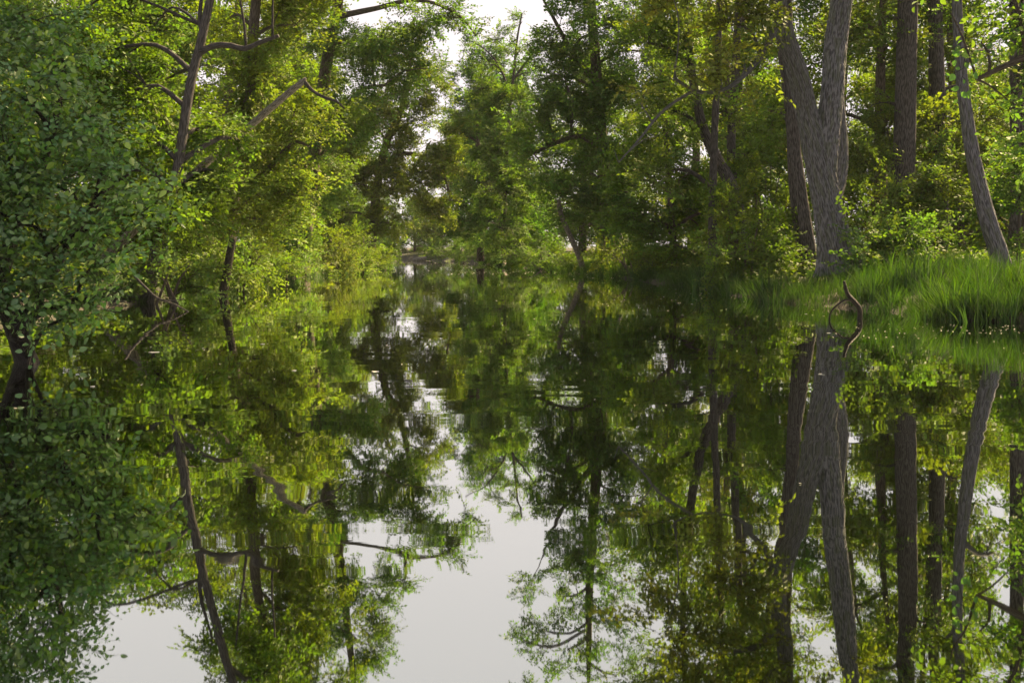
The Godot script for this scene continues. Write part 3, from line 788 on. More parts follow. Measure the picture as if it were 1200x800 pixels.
func make_bank_trees() -> void:
	# left bank, sunlit
	tree("river_tree", "bright green tree arching over the river behind the broken grey trunk", "", [
		[[-7.00, 0.00, -29.00, 0.260], [-6.71, 0.90, -28.80, 0.199], [-6.41, 2.28, -28.60, 0.158], [-6.11, 3.64, -28.40, 0.137], [-5.95, 4.98, -28.20, 0.126], [-5.83, 6.11, -28.00, 0.116], [-5.60, 8.04, -28.00, 0.087], [-5.21, 10.36, -28.00, 0.048]],
		[[-6.29, 2.67, -28.50, 0.088], [-5.70, 2.54, -28.00, 0.068], [-5.12, 2.99, -27.50, 0.057], [-4.73, 3.23, -27.20, 0.038], [-4.43, 3.10, -27.00, 0.019]]
	], [[-5.79, 4.76, -28.00, 0.93, 0.97, 0.95, 1.00], [-4.84, 3.93, -27.50, 0.91, 0.83, 0.87, 1.00], [-6.18, 3.41, -28.00, 0.89, 0.73, 0.81, 1.00], [-5.29, 2.60, -27.40, 0.87, 0.76, 0.81, 1.00], [-6.28, 1.85, -27.60, 0.80, 0.69, 0.74, 1.00], [-5.44, 1.46, -27.20, 0.83, 0.60, 0.71, 1.00], [-4.66, 2.04, -27.60, 0.69, 0.76, 0.72, 1.00], [-6.61, 1.09, -27.40, 0.76, 0.53, 0.64, 1.00], [-5.59, 0.53, -27.00, 0.89, 0.37, 0.63, 1.00], [-5.01, 6.01, -28.50, 1.02, 0.90, 0.96, 1.00], [-6.60, 6.30, -29.00, 0.80, 0.80, 0.90, 0.70], [-5.21, 7.27, -28.00, 1.16, 0.93, 1.04, 1.00], [-4.32, 7.78, -28.50, 0.98, 0.88, 0.93, 1.00], [-5.79, 8.82, -28.00, 1.16, 0.97, 1.06, 1.00], [-4.54, 9.20, -28.00, 1.16, 0.97, 1.06, 1.00], [-5.60, 10.36, -28.00, 1.35, 0.97, 1.16, 1.00], [-4.32, 10.92, -28.50, 1.18, 0.88, 1.03, 1.00], [-5.02, 12.10, -28.00, 1.35, 0.87, 1.11, 1.00]],
		{"tint": FOLIAGE.broad, "dens": 1.1, "hole": -0.04, "thick": 0.05})
	tree("sunlit_tree", "sunlit yellow-green tree hanging over the river past the broken trunk", "", [
		[[-6.55, 0.06, -38.00, 0.288], [-6.34, 1.69, -38.00, 0.236], [-6.05, 3.77, -37.80, 0.209], [-5.69, 6.07, -37.50, 0.181], [-5.23, 8.34, -37.20, 0.154], [-4.85, 11.11, -37.00, 0.102], [-4.59, 13.40, -37.00, 0.051]],
		[[-5.98, 4.02, -37.70, 0.104], [-5.10, 4.98, -37.00, 0.077], [-4.41, 5.56, -36.50, 0.063], [-3.72, 5.62, -36.00, 0.037]],
		[[-5.35, 7.85, -37.30, 0.103], [-4.06, 8.01, -36.80, 0.076], [-2.75, 8.16, -36.30, 0.063], [-1.49, 7.60, -36.00, 0.037], [-1.04, 7.06, -36.00, 0.019]]
	], [[-5.10, 7.02, -37.00, 1.28, 1.17, 1.22, 1.00], [-4.02, 5.67, -36.40, 1.20, 1.00, 1.10, 1.00], [-5.49, 4.73, -37.00, 1.02, 1.02, 1.02, 1.00], [-4.53, 3.92, -36.50, 1.01, 0.96, 0.98, 1.00], [-5.74, 2.81, -37.00, 0.92, 0.92, 0.92, 1.00], [-6.12, 1.16, -37.00, 0.87, 0.71, 0.79, 1.00], [-3.79, 7.21, -36.60, 1.21, 1.01, 1.11, 1.00], [-2.75, 7.66, -36.30, 1.10, 0.85, 0.98, 1.00], [-1.86, 7.60, -36.00, 0.89, 0.60, 0.70, 0.70], [-1.29, 6.98, -36.00, 0.55, 0.45, 0.50, 0.60], [-2.50, 6.14, -36.20, 0.90, 0.65, 0.70, 0.70], [-4.47, 9.07, -37.00, 1.28, 1.07, 1.17, 1.00], [-3.28, 8.85, -36.60, 0.76, 0.66, 0.70, 0.80], [-5.29, 10.70, -37.40, 1.42, 1.24, 1.33, 1.00], [-4.34, 10.98, -37.00, 0.87, 0.92, 0.89, 1.00], [-5.49, 12.64, -37.00, 1.02, 1.15, 1.08, 1.00], [-6.19, 13.80, -37.40, 1.55, 1.16, 1.35, 1.00]],
		{"tint": FOLIAGE.broad, "dens": 0.95, "hole": 0.0, "thick": 0.05})
	tree("drooping_tree", "pale olive tree drooping its rounded bough low over the far water", "", [
		[[-6.72, -0.14, -58.00, 0.280], [-6.56, 1.70, -58.00, 0.240], [-6.32, 3.70, -58.00, 0.200], [-5.88, 5.67, -57.60, 0.179], [-5.11, 7.19, -57.00, 0.138], [-4.72, 9.16, -57.00, 0.098], [-4.52, 11.51, -57.00, 0.059]],
		[[-6.20, 4.50, -58.00, 0.120], [-5.11, 5.22, -57.00, 0.098], [-3.90, 4.99, -56.50, 0.078], [-3.09, 4.18, -56.00, 0.058], [-2.78, 3.02, -56.00, 0.039]]
	], [[-4.72, 6.99, -57.00, 1.49, 1.18, 1.34, 1.00], [-3.70, 5.76, -56.40, 1.24, 1.01, 1.13, 1.00], [-3.09, 4.57, -56.00, 1.00, 0.93, 0.97, 1.00], [-2.70, 3.41, -56.00, 0.70, 0.77, 0.73, 1.00], [-3.01, 2.44, -56.00, 0.70, 0.54, 0.62, 1.00], [-4.08, 3.82, -56.40, 1.01, 1.01, 1.01, 1.00], [-5.11, 5.03, -57.00, 1.18, 1.10, 1.14, 1.00], [-5.94, 3.47, -57.40, 1.11, 1.19, 1.15, 1.00], [-5.19, 9.94, -57.00, 1.34, 1.42, 1.38, 1.00], [-6.14, 7.23, -57.40, 1.35, 1.35, 1.35, 1.00], [-6.36, 5.27, -57.60, 1.03, 1.11, 1.07, 1.00], [-6.75, 2.01, -57.60, 0.87, 0.95, 0.91, 1.00], [-7.40, 3.90, -58.00, 0.96, 1.20, 1.08, 1.00], [-7.20, 6.50, -58.00, 1.04, 1.20, 1.12, 1.00], [-3.93, 8.37, -57.00, 1.18, 0.94, 1.06, 1.00], [-5.50, 2.00, -57.00, 0.71, 0.63, 0.67, 1.00], [-7.87, 5.14, -58.50, 0.97, 1.21, 1.09, 1.00], [-8.00, 2.50, -58.00, 0.96, 1.04, 1.00, 1.00], [-4.75, 4.21, -56.50, 0.94, 0.86, 0.90, 1.00], [-3.40, 3.02, -56.00, 0.77, 0.70, 0.73, 1.00], [-2.31, 2.90, -55.80, 0.38, 0.54, 0.46, 1.00]],
		{"spray": "far", "tint": FOLIAGE.broad, "dens": 1.2, "hole": -0.08, "size": 0.8, "thick": 0.06})
	# feathery dark tree in the gap
	tree("feathery_tree", "thin feathery dark tree standing up into the open sky gap", "", [
		[[-0.39, 0.32, -56.00, 0.097], [-0.31, 3.60, -56.00, 0.087], [-0.15, 6.69, -56.00, 0.077], [0.08, 8.82, -56.00, 0.058], [0.27, 10.56, -56.00, 0.046], [0.46, 11.52, -56.00, 0.023]],
		[[-0.08, 7.85, -56.00, 0.058], [-0.77, 9.40, -56.00, 0.039], [-1.54, 10.09, -56.00, 0.023], [-2.12, 10.32, -56.00, 0.015]],
		[[0.00, 8.43, -56.00, 0.058], [0.97, 9.71, -56.00, 0.039], [1.74, 10.56, -56.00, 0.019]]
	], [[-0.58, 10.36, -56.00, 0.85, 0.35, 0.70, 0.70], [0.46, 11.13, -56.00, 0.54, 0.46, 0.60, 0.70], [0.31, 9.78, -56.00, 0.93, 0.54, 0.70, 0.60], [-0.97, 9.20, -56.00, 1.00, 0.39, 0.70, 0.60], [0.77, 8.82, -56.00, 0.85, 0.62, 0.70, 0.70], [-0.39, 7.85, -56.00, 1.54, 0.77, 1.16, 1.00], [-1.54, 7.08, -56.00, 1.31, 0.70, 1.00, 1.00], [0.00, 6.31, -56.00, 1.39, 1.08, 1.24, 1.00], [-1.16, 5.34, -56.00, 1.39, 1.16, 1.27, 1.00], [0.38, 4.31, -55.00, 1.37, 1.06, 1.21, 1.00], [-0.95, 3.37, -55.00, 1.37, 1.14, 1.25, 1.00], [-0.19, 5.60, -54.50, 1.28, 1.13, 1.20, 1.00], [-0.08, 3.34, -54.50, 1.28, 1.13, 1.20, 1.00], [-0.38, 1.84, -54.50, 1.35, 0.90, 1.13, 1.00], [0.00, 0.90, -54.00, 1.34, 0.52, 0.93, 1.00], [-1.57, 8.17, -57.00, 1.10, 0.86, 0.98, 1.00], [-0.08, 7.35, -55.00, 1.14, 0.83, 0.99, 1.00]],
		{"spray": "far", "size": 0.6, "tint": FOLIAGE.broad, "dens": 0.8, "hole": 0.02, "thick": 0.04, "every": 3, "bark": "dark_bark"})
	# right bank, the dark mass by the bend
	tree("spreading_tree", "broad dark green tree spreading over the water at the river bend", "", [
		[[3.52, -0.16, -44.00, 0.303], [3.40, 1.81, -44.00, 0.258], [3.22, 4.24, -44.00, 0.228], [3.01, 6.61, -43.60, 0.195], [2.81, 8.98, -43.40, 0.165], [2.68, 11.92, -43.20, 0.119], [2.67, 14.24, -43.00, 0.059]],
		[[3.22, 4.24, -44.00, 0.121], [2.37, 4.76, -43.00, 0.089], [1.46, 4.47, -42.40, 0.073], [0.72, 4.09, -42.00, 0.043]],
		[[3.01, 6.61, -43.60, 0.120], [2.08, 7.72, -43.00, 0.089], [1.42, 8.87, -42.80, 0.059], [1.00, 9.57, -42.60, 0.029]]
	], [[1.48, 6.83, -43.00, 1.30, 1.30, 1.30, 1.00], [2.67, 8.02, -43.00, 1.48, 1.42, 1.45, 1.00], [0.88, 4.99, -42.40, 1.17, 0.99, 1.08, 1.00], [2.07, 5.03, -42.80, 1.36, 1.18, 1.27, 1.00], [3.41, 5.94, -43.00, 1.48, 1.30, 1.39, 1.00], [1.16, 3.51, -42.00, 1.16, 0.93, 1.04, 1.00], [2.63, 3.39, -42.40, 1.29, 0.99, 1.14, 1.00], [4.15, 4.16, -43.00, 1.19, 1.19, 1.19, 1.00], [1.63, 8.61, -43.00, 1.01, 0.89, 0.90, 0.80], [1.18, 7.98, -42.80, 0.71, 0.89, 0.70, 0.60], [2.37, 10.39, -43.00, 1.30, 1.19, 1.00, 0.80], [3.59, 10.18, -43.40, 1.50, 1.35, 1.00, 0.80], [4.51, 7.82, -43.60, 1.50, 1.50, 1.50, 1.00], [1.78, 11.28, -43.00, 1.07, 1.01, 0.90, 0.60], [2.97, 12.17, -43.00, 1.78, 1.33, 1.00, 0.60], [1.93, 13.06, -43.00, 1.19, 1.07, 0.90, 0.40], [3.56, 13.95, -43.00, 1.78, 1.33, 1.00, 0.40], [1.19, 12.47, -43.00, 0.77, 0.77, 0.80, 0.40], [3.36, 2.07, -42.40, 1.11, 0.94, 1.02, 1.00], [2.62, 1.63, -42.20, 1.05, 0.81, 0.93, 1.00], [3.04, 3.80, -42.00, 0.98, 0.98, 0.98, 1.00], [3.91, 2.78, -42.00, 0.98, 0.98, 0.98, 1.00], [1.74, 2.35, -42.00, 0.98, 0.87, 0.93, 1.00], [2.91, 6.58, -42.20, 0.99, 0.99, 0.99, 1.00], [2.90, 8.14, -42.00, 1.04, 0.98, 1.01, 1.00], [1.88, 6.40, -42.00, 0.98, 0.98, 0.98, 1.00], [0.87, 5.97, -42.00, 0.81, 0.75, 0.80, 0.80], [3.95, 6.60, -42.40, 1.05, 0.99, 1.02, 1.00], [2.61, 9.30, -42.00, 1.04, 0.87, 0.96, 1.00], [0.65, 10.98, -43.00, 0.65, 0.83, 0.70, 0.70], [0.42, 12.76, -43.00, 0.71, 0.95, 0.70, 0.70], [0.30, 14.69, -43.00, 0.77, 1.01, 0.80, 0.70], [0.64, 4.23, -42.00, 0.70, 0.70, 0.70, 1.00], [4.11, 8.83, -42.60, 1.00, 1.00, 1.00, 1.00]],
		{"tint": FOLIAGE.broad, "spray": "far", "size": 0.75, "dens": 0.68, "hole": -0.02})
	tree("shore_tree", "rounded dark tree at the water between the sky gap and the grey snag", "", [
		[[-1.63, 0.19, -64.00, 0.177], [-1.63, 2.67, -64.00, 0.154], [-1.68, 4.87, -64.00, 0.132], [-1.77, 7.08, -64.00, 0.088], [-1.50, 11.27, -64.00, 0.044]]
	], [[-1.77, 6.20, -64.00, 1.50, 1.15, 1.32, 1.00], [-0.43, 4.81, -63.00, 1.48, 1.22, 1.35, 1.00], [-2.43, 4.21, -64.00, 1.06, 1.32, 1.19, 1.00], [-0.86, 2.61, -62.00, 1.45, 1.11, 1.28, 1.00], [-2.17, 1.77, -63.00, 1.30, 0.87, 1.09, 1.00], [0.41, 2.97, -60.00, 1.41, 1.24, 1.32, 1.00], [0.00, 1.11, -60.00, 1.66, 0.74, 1.20, 1.00], [1.00, 1.70, -58.00, 1.20, 1.04, 1.12, 1.00], [-1.99, 7.96, -64.00, 1.50, 1.15, 1.32, 1.00], [-0.66, 9.07, -64.00, 1.32, 1.06, 1.20, 0.90], [-2.91, 6.73, -65.00, 1.26, 1.17, 1.21, 1.00], [-1.32, 10.17, -64.00, 1.15, 0.88, 1.00, 0.80], [-2.30, 9.29, -64.00, 1.24, 1.06, 1.10, 0.80], [-0.35, 10.70, -64.00, 1.06, 0.88, 1.00, 0.60], [-1.54, 11.27, -64.00, 0.97, 0.71, 0.90, 0.60], [0.43, 9.59, -63.00, 1.13, 1.13, 1.00, 0.80]],
		{"tint": FOLIAGE.broad, "spray": "far", "size": 0.8, "dens": 1.3})
	tree("sunny_bank_tree", "yellow-green backlit young tree on the bank beside the bent dark trunk", "", [
		[[4.32, 0.17, -33.00, 0.102], [4.28, 1.58, -33.00, 0.091], [4.14, 3.40, -33.00, 0.080], [4.01, 5.45, -33.00, 0.057], [3.87, 7.50, -33.00, 0.034]]
	], [[4.10, 4.09, -33.00, 1.00, 0.91, 0.96, 1.00], [3.41, 2.72, -33.00, 0.91, 0.82, 0.86, 1.00], [4.55, 2.72, -33.00, 1.00, 0.86, 0.93, 1.00], [3.82, 1.57, -32.60, 0.99, 0.67, 0.83, 1.00], [4.95, 1.80, -32.60, 0.81, 0.76, 0.79, 1.00], [2.96, 1.81, -33.00, 0.82, 0.68, 0.75, 1.00], [4.41, 0.90, -32.00, 0.88, 0.40, 0.64, 1.00], [4.10, 5.45, -33.00, 0.91, 0.91, 0.90, 0.80]],
		{"tint": FOLIAGE.broad, "dens": 1.15, "hole": -0.04})
	# grey snag leaning out of the bank
	var sn := thing("grey_snag", "pale grey bare snag leaning back from the far bank", "snag", Vector3(2.49, 0.25, -43.00))
	var ss := begin()
	tube(ss, smooth_path([[2.49, 0.13, -43.00, 0.104], [2.30, 0.66, -42.80, 0.096], [2.05, 1.19, -42.50, 0.088], [1.80, 1.71, -42.20, 0.087], [1.62, 2.20, -42.00, 0.080], [1.59, 2.51, -41.80, 0.058]], 0.1), 14, sn.position, 0.08)
	put(ss, "trunk", mat.dead_wood, sn)
	var sn2 := thing("thin_snag", "thin pale bare stick leaning on the bank among yellow leaves", "snag", Vector3(3.71, 0.63, -39.00))
	var s2 := begin()
	tube(s2, smooth_path([[3.71, 0.47, -39.00, 0.067], [3.55, 0.90, -39.00, 0.054], [3.39, 1.38, -39.00, 0.047], [3.23, 1.84, -39.00, 0.034]], 0.1), 10, sn2.position, 0.08)
	put(s2, "trunk", mat.dead_wood, sn2)


func make_backdrop_trees() -> void:
	# x, z, height, spread, density, label
	for a in [
		[-16.0, -92.0, 12.0, 3.6, 1.1, "dark green tree on the far shore where the river slips out of sight"],
		[-4.5, -100.0, 11.0, 3.8, 1.1, "rounded green tree closing the river beyond the pale grey log"],
		[1.0, -92.0, 12.0, 4.0, 1.1, "tall dark tree behind the feathery tree of the sky gap"],
		[-13.0, -118.0, 6.0, 3.0, 0.5, "thin light tree against the bright sliver of sky up the river"],
		[6.0, -84.0, 13.0, 4.0, 1.1, "tall dark tree rising behind the broad spreading tree"],
		[-1.0, -80.0, 10.0, 3.4, 1.1, "dark low-branched tree standing behind the rounded shore tree"],
		[4.0, -70.0, 12.0, 3.6, 1.1, "dense green tree between the spreading tree and the river bend"],
		[-21.0, -100.0, 9.0, 4.0, 1.0, "broad green tree far behind the drooping olive tree"],
		[-11.0, -79.0, 9.0, 3.2, 1.1, "fresh green tree on the shore point past the drooping olive bough"],
		[-13.5, -88.0, 9.0, 3.4, 1.1, "green tree leaning out at the river's last visible corner"],
		[-8.5, -108.0, 4.5, 3.0, 0.8, "low bushy tree behind the far end of the water"]]:
		grown_tree("bend_tree", a[5], "trees closing the view at the river bend", a[0], a[1], a[2], a[3], 0.08, {"spray": "far", "tint": FOLIAGE.broad, "dens": a[4], "lobes": 13})
	for a in [
		[-9.5, -33.0, 8.0, 2.8, "green tree rising close behind the arching bright green tree"],
		[-10.5, -45.0, 15.0, 3.6, "tall olive tree behind the sunlit tree with the broken trunk before it"],
		[-12.5, -38.0, 9.0, 3.4, "yellow-green tree deeper in the wood behind the broken trunk"],
		[-9.2, -52.0, 14.0, 3.2, "tall fresh green tree between the sunlit tree and the drooping olive tree"],
		[-15.0, -50.0, 11.0, 4.0, "broad tree in the second row behind the sunlit tree"],
		[-11.0, -26.0, 8.0, 2.6, "dark low tree behind the tall leaning trunk"],
		[-13.5, -30.0, 9.0, 3.0, "dark shaded tree showing sky through its top beside the leaning trunk"],
		[-19.0, -44.0, 12.0, 4.0, "green tree deep in the wood behind the leaning trunk"],
		[-12.0, -66.0, 14.0, 3.8, "light green tree rising behind the drooping olive tree"],
		[-16.0, -74.0, 13.0, 4.0, "green tree far behind the drooping olive bough"],
		[-24.0, -58.0, 14.0, 5.0, "wide dark tree deep behind the sunlit bank"],
		[-9.6, -19.5, 6.0, 2.4, "small dark tree on the bank behind the glossy overhanging leaves"],
		[-9.5, -14.0, 5.6, 2.4, "shaded small tree right behind the trunk of the overhanging glossy tree"],
		[-13.0, -22.0, 6.5, 3.0, "green small tree filling the wood behind the glossy overhanging leaves"]]:
		grown_tree("bank_tree", a[4], "trees standing behind the sunlit bank", a[0], a[1], a[2], a[3], 0.1, {"spray": "far", "size": 0.85, "tint": FOLIAGE.broad, "dens": 1.1, "hole": -0.05, "lobes": 13})
	for a in [
		[8.0, -46.0, 13.0, 3.4, 0.6, "green tree standing right behind the broad spreading tree"],
		[10.5, -40.0, 12.0, 3.2, 0.75, "light green tree behind the bent dark trunk"],
		[13.0, -36.0, 11.0, 3.2, 0.8, "yellow-green tree with sky specks behind the forked grey tree"],
		[8.5, -58.0, 13.0, 3.8, 0.9, "tall dark tree behind the thin pale stick"],
		[15.0, -48.0, 12.0, 3.6, 0.75, "loose leafy tree behind the slim dark twin trunks"],
		[18.0, -42.0, 9.0, 3.6, 1.1, "loose light tree behind the straight thick dark trunk"],
		[13.0, -66.0, 11.0, 4.0, 0.7, "green tree deep in the wood behind the yellow backlit tree"],
		[21.0, -56.0, 9.0, 4.0, 1.0, "low rounded tree far back between the dark trunks"],
		[26.0, -50.0, 8.0, 4.0, 1.0, "pale green low tree far behind the curved grey trunk"],
		[6.8, -38.0, 12.0, 3.0, 0.85, "green tree rising between the spreading tree and the bent dark trunk"],
		[9.8, -33.0, 10.5, 2.8, 0.85, "leafy tree filling the gap between the bent trunk and the forked tree"],
		[17.5, -34.0, 9.5, 3.2, 1.1, "leafy low tree between the thin dark trunks and the mound"],
		[29.0, -66.0, 10.0, 4.5, 0.8, "dark tree at the back of the wood behind the grass mound"]]:
		grown_tree("wood_tree", a[5], "trees standing in the wood behind the grassy bank", a[0], a[1], a[2], a[3], 0.06, {"spray": "far", "size": 0.85, "tint": FOLIAGE.broad, "dens": a[4], "hole": 0.0, "lobes": 12})


func make_shrubs() -> void:
	# left bank, along the water
	for a in [
		["low dark bush hanging over the water at the foot of the tall leaning trunk", [[-5.51, 0.36, -19.50, 0.48, 0.30, 0.39, 1.00], [-5.31, 0.51, -20.00, 0.50, 0.36, 0.43, 1.00], [-5.93, 0.56, -20.00, 0.41, 0.33, 0.37, 1.00], [-5.10, 0.24, -20.00, 0.36, 0.19, 0.28, 1.00]]],
		["yellow-flecked bush trailing its leaves in the water near the leaning trunk", [[-5.54, 0.37, -24.00, 0.60, 0.36, 0.48, 1.00], [-5.24, 0.60, -24.50, 0.54, 0.41, 0.47, 1.00], [-6.00, 0.73, -24.50, 0.51, 0.44, 0.47, 1.00], [-5.09, 0.24, -25.00, 0.45, 0.17, 0.31, 1.00]]],
		["dark low bush under the arching bright green tree", [[-5.77, 0.43, -31.00, 0.73, 0.30, 0.51, 1.00], [-6.41, 0.69, -31.00, 0.64, 0.43, 0.53, 1.00], [-5.52, 0.77, -32.00, 0.62, 0.44, 0.53, 1.00]]],
		["small dark bush in the shaded hollow of the shore", [[-6.02, 0.90, -42.00, 0.70, 0.75, 0.72, 1.00], [-5.66, 0.39, -41.00, 0.85, 0.34, 0.59, 1.00], [-6.07, 0.29, -40.00, 0.66, 0.28, 0.47, 1.00]]],
		["fresh light-green bush on the shore beneath the olive tree", [[-5.59, 1.21, -45.00, 0.50, 0.81, 0.65, 1.00], [-5.37, 0.53, -44.50, 0.68, 0.43, 0.55, 1.00], [-5.70, 0.29, -44.00, 0.49, 0.24, 0.36, 1.00]]],
		["tawny low bush trailing in the water at the shore point", [[-5.30, 0.37, -48.00, 0.73, 0.33, 0.53, 1.00], [-5.00, 0.70, -49.00, 0.54, 0.41, 0.47, 1.00], [-4.76, 0.97, -50.00, 0.41, 0.34, 0.38, 1.00]]]]:
		shrub("shore_shrub", a[0], "", a[1], {"tint": FOLIAGE.broad, "dens": 1.1})
	# right bank
	for a in [
		["yellow sunlit bush between the forked tree and the curved grey trunk", [[7.78, 2.31, -24.00, 0.73, 0.43, 0.58, 1.00], [6.97, 1.79, -23.50, 0.58, 0.45, 0.52, 1.00], [8.28, 1.89, -24.00, 0.66, 0.50, 0.58, 1.00], [7.46, 1.55, -23.50, 0.71, 0.42, 0.57, 1.00], [8.28, 2.76, -24.50, 0.57, 0.37, 0.47, 1.00]]],
		["green low bush in front of the forked tree beside tall grass", [[6.26, 1.12, -21.60, 0.51, 0.39, 0.45, 1.00], [6.64, 0.97, -21.40, 0.53, 0.35, 0.44, 1.00], [5.87, 0.76, -21.00, 0.38, 0.29, 0.33, 1.00], [7.22, 1.12, -21.60, 0.54, 0.39, 0.46, 1.00], [6.37, 0.61, -21.00, 0.49, 0.20, 0.35, 1.00]]],
		["dark shaded bush at the edge beside the curved grey trunk", [[8.67, 1.42, -21.50, 0.50, 0.50, 0.50, 1.00], [9.10, 2.04, -22.00, 0.55, 0.49, 0.52, 1.00], [8.62, 0.90, -21.00, 0.43, 0.35, 0.39, 1.00], [9.33, 2.57, -22.00, 0.55, 0.55, 0.55, 1.00]]],
		["dark leafy mound sprawling on the bank left by the twin trunks", [[4.90, 0.98, -24.50, 0.68, 0.37, 0.52, 1.00], [4.39, 0.65, -24.50, 0.57, 0.34, 0.46, 1.00], [5.21, 0.73, -24.00, 0.56, 0.33, 0.45, 1.00], [4.14, 0.42, -25.00, 0.41, 0.21, 0.31, 1.00], [5.36, 1.39, -25.50, 0.53, 0.35, 0.44, 1.00]]],
		["small yellow bush glowing behind the bent dark trunk", [[4.84, 1.27, -27.00, 0.48, 0.56, 0.52, 1.00], [4.74, 1.85, -27.50, 0.46, 0.46, 0.46, 1.00], [5.31, 1.87, -28.00, 0.46, 0.58, 0.52, 1.00]]],
		["grey-green low bush on the bank behind the grass hummock", [[3.44, 0.75, -37.00, 0.87, 0.41, 0.64, 1.00], [2.75, 0.64, -38.00, 0.79, 0.37, 0.58, 1.00], [3.86, 0.66, -35.00, 0.68, 0.43, 0.56, 1.00], [4.10, 0.40, -33.00, 0.50, 0.27, 0.39, 1.00]]],
		["low dark bush overhanging the water below the grey snag", [[1.30, 0.64, -47.00, 1.10, 0.45, 0.78, 1.00], [0.36, 0.43, -52.00, 1.08, 0.36, 0.72, 1.00], [2.02, 0.43, -45.00, 0.81, 0.37, 0.59, 1.00]]],
		["dark bush at the water where the river narrows", [[-2.90, 0.90, -70.00, 1.64, 0.68, 1.16, 1.00], [-4.57, 0.79, -78.00, 1.29, 0.65, 0.97, 1.00], [-1.37, 0.72, -66.00, 1.37, 0.55, 0.96, 1.00]]],
		["sunlit leafy bush glimpsed behind the trunks of the wood", [[8.48, 3.18, -30.00, 0.70, 0.74, 0.72, 1.00], [9.41, 3.89, -31.00, 0.77, 0.77, 0.77, 1.00], [10.97, 3.18, -30.00, 0.83, 0.83, 0.83, 1.00], [11.97, 4.11, -31.00, 0.86, 0.86, 0.86, 1.00], [7.70, 2.10, -29.00, 0.60, 0.80, 0.70, 1.00]]],
		["tall yellow bush filling the wood behind the slim twin trunks", [[6.41, 2.82, -31.00, 0.77, 0.77, 0.77, 1.00], [6.18, 3.77, -32.00, 0.79, 0.79, 0.79, 1.00], [6.63, 1.74, -30.50, 0.63, 0.72, 0.67, 1.00], [6.83, 4.77, -33.00, 0.82, 0.82, 0.82, 1.00]]]]:
		shrub("bank_shrub", a[0], "", a[1], {"tint": FOLIAGE.broad, "dens": 1.0})


# ---------------------------------------------------------------- grass

func blade_tuft(n: int, height: float, width: float, spread: float) -> ArrayMesh:
	var s := Soup.new()
	for k in n:
		var w := rng.randf() * TAU
		var out := Vector3(cos(w), 0, sin(w))
		var at := out * spread * sqrt(rng.randf())
		var h := height * rng.randf_range(0.55, 1.1)
		var bend := h * rng.randf_range(0.1, 0.75)
		var twist := Vector3(-out.z, 0, out.x).rotated(Vector3.UP, rng.randf_range(-0.9, 0.9))
		var tint := leaf_tint()
		var b := s.v.size()
		for j in 6:
			var t := j / 5.0
			var p := at + Vector3.UP * h * (t - 0.22 * t * t * (bend / h)) + out * bend * t * t
			var half := width * 0.5 * (1.0 - t * t * 0.96)
			var nn := (out + Vector3.UP * 0.4).normalized()
			s.v.append(p - twist * half); s.n.append(nn); s.c.append(tint)
			s.v.append(p + twist * half); s.n.append(nn); s.c.append(tint)
		for j in 5:
			for q in [0, 1, 2, 1, 3, 2]:
				s.i.append(b + j * 2 + q)
	return s.mesh(mat.blade)


func grass_patch(called: String, label: String, category: String, spots: Array, tint: Color, tuft: ArrayMesh, n: int, size: float) -> void:
	rng.seed = label.hash()
	var first: Array = spots[0]
	var base := Vector3(first[0], ground_height(first[0], first[1]), first[1])
	var mm := MultiMesh.new()
	mm.transform_format = MultiMesh.TRANSFORM_3D
	mm.use_colors = true
	mm.mesh = tuft
	var list := []
	for s in spots:
		for k in int(n * s[2] * s[3]):
			var w := rng.randf() * TAU
			var r := sqrt(rng.randf())
			var x: float = s[0] + cos(w) * r * s[2]
			var z: float = s[1] + sin(w) * r * s[3]
			var y := ground_height(x, z)
			if y < -0.12:
				continue
			var sc: float = size * s[4] * rng.randf_range(0.7, 1.2) * (1.0 - 0.35 * r * r)
			var v := rng.randf_range(0.55, 1.35)
			list.append([Transform3D(Basis.from_euler(Vector3(rng.randf_range(-0.15, 0.15), rng.randf() * TAU, rng.randf_range(-0.15, 0.15))).scaled(Vector3.ONE * sc), Vector3(x, y - 0.03, z) - base), Color(tint.r * v * rng.randf_range(0.9, 1.2), tint.g * v, tint.b * v)])
	mm.instance_count = list.size()
	for k in list.size():
		mm.set_instance_transform(k, list[k][0])
		mm.set_instance_color(k, list[k][1])
	var o := MultiMeshInstance3D.new()
	o.multimesh = mm
	tag(o, called, label, category, "", "stuff")
	o.position = base
	add_child(o)


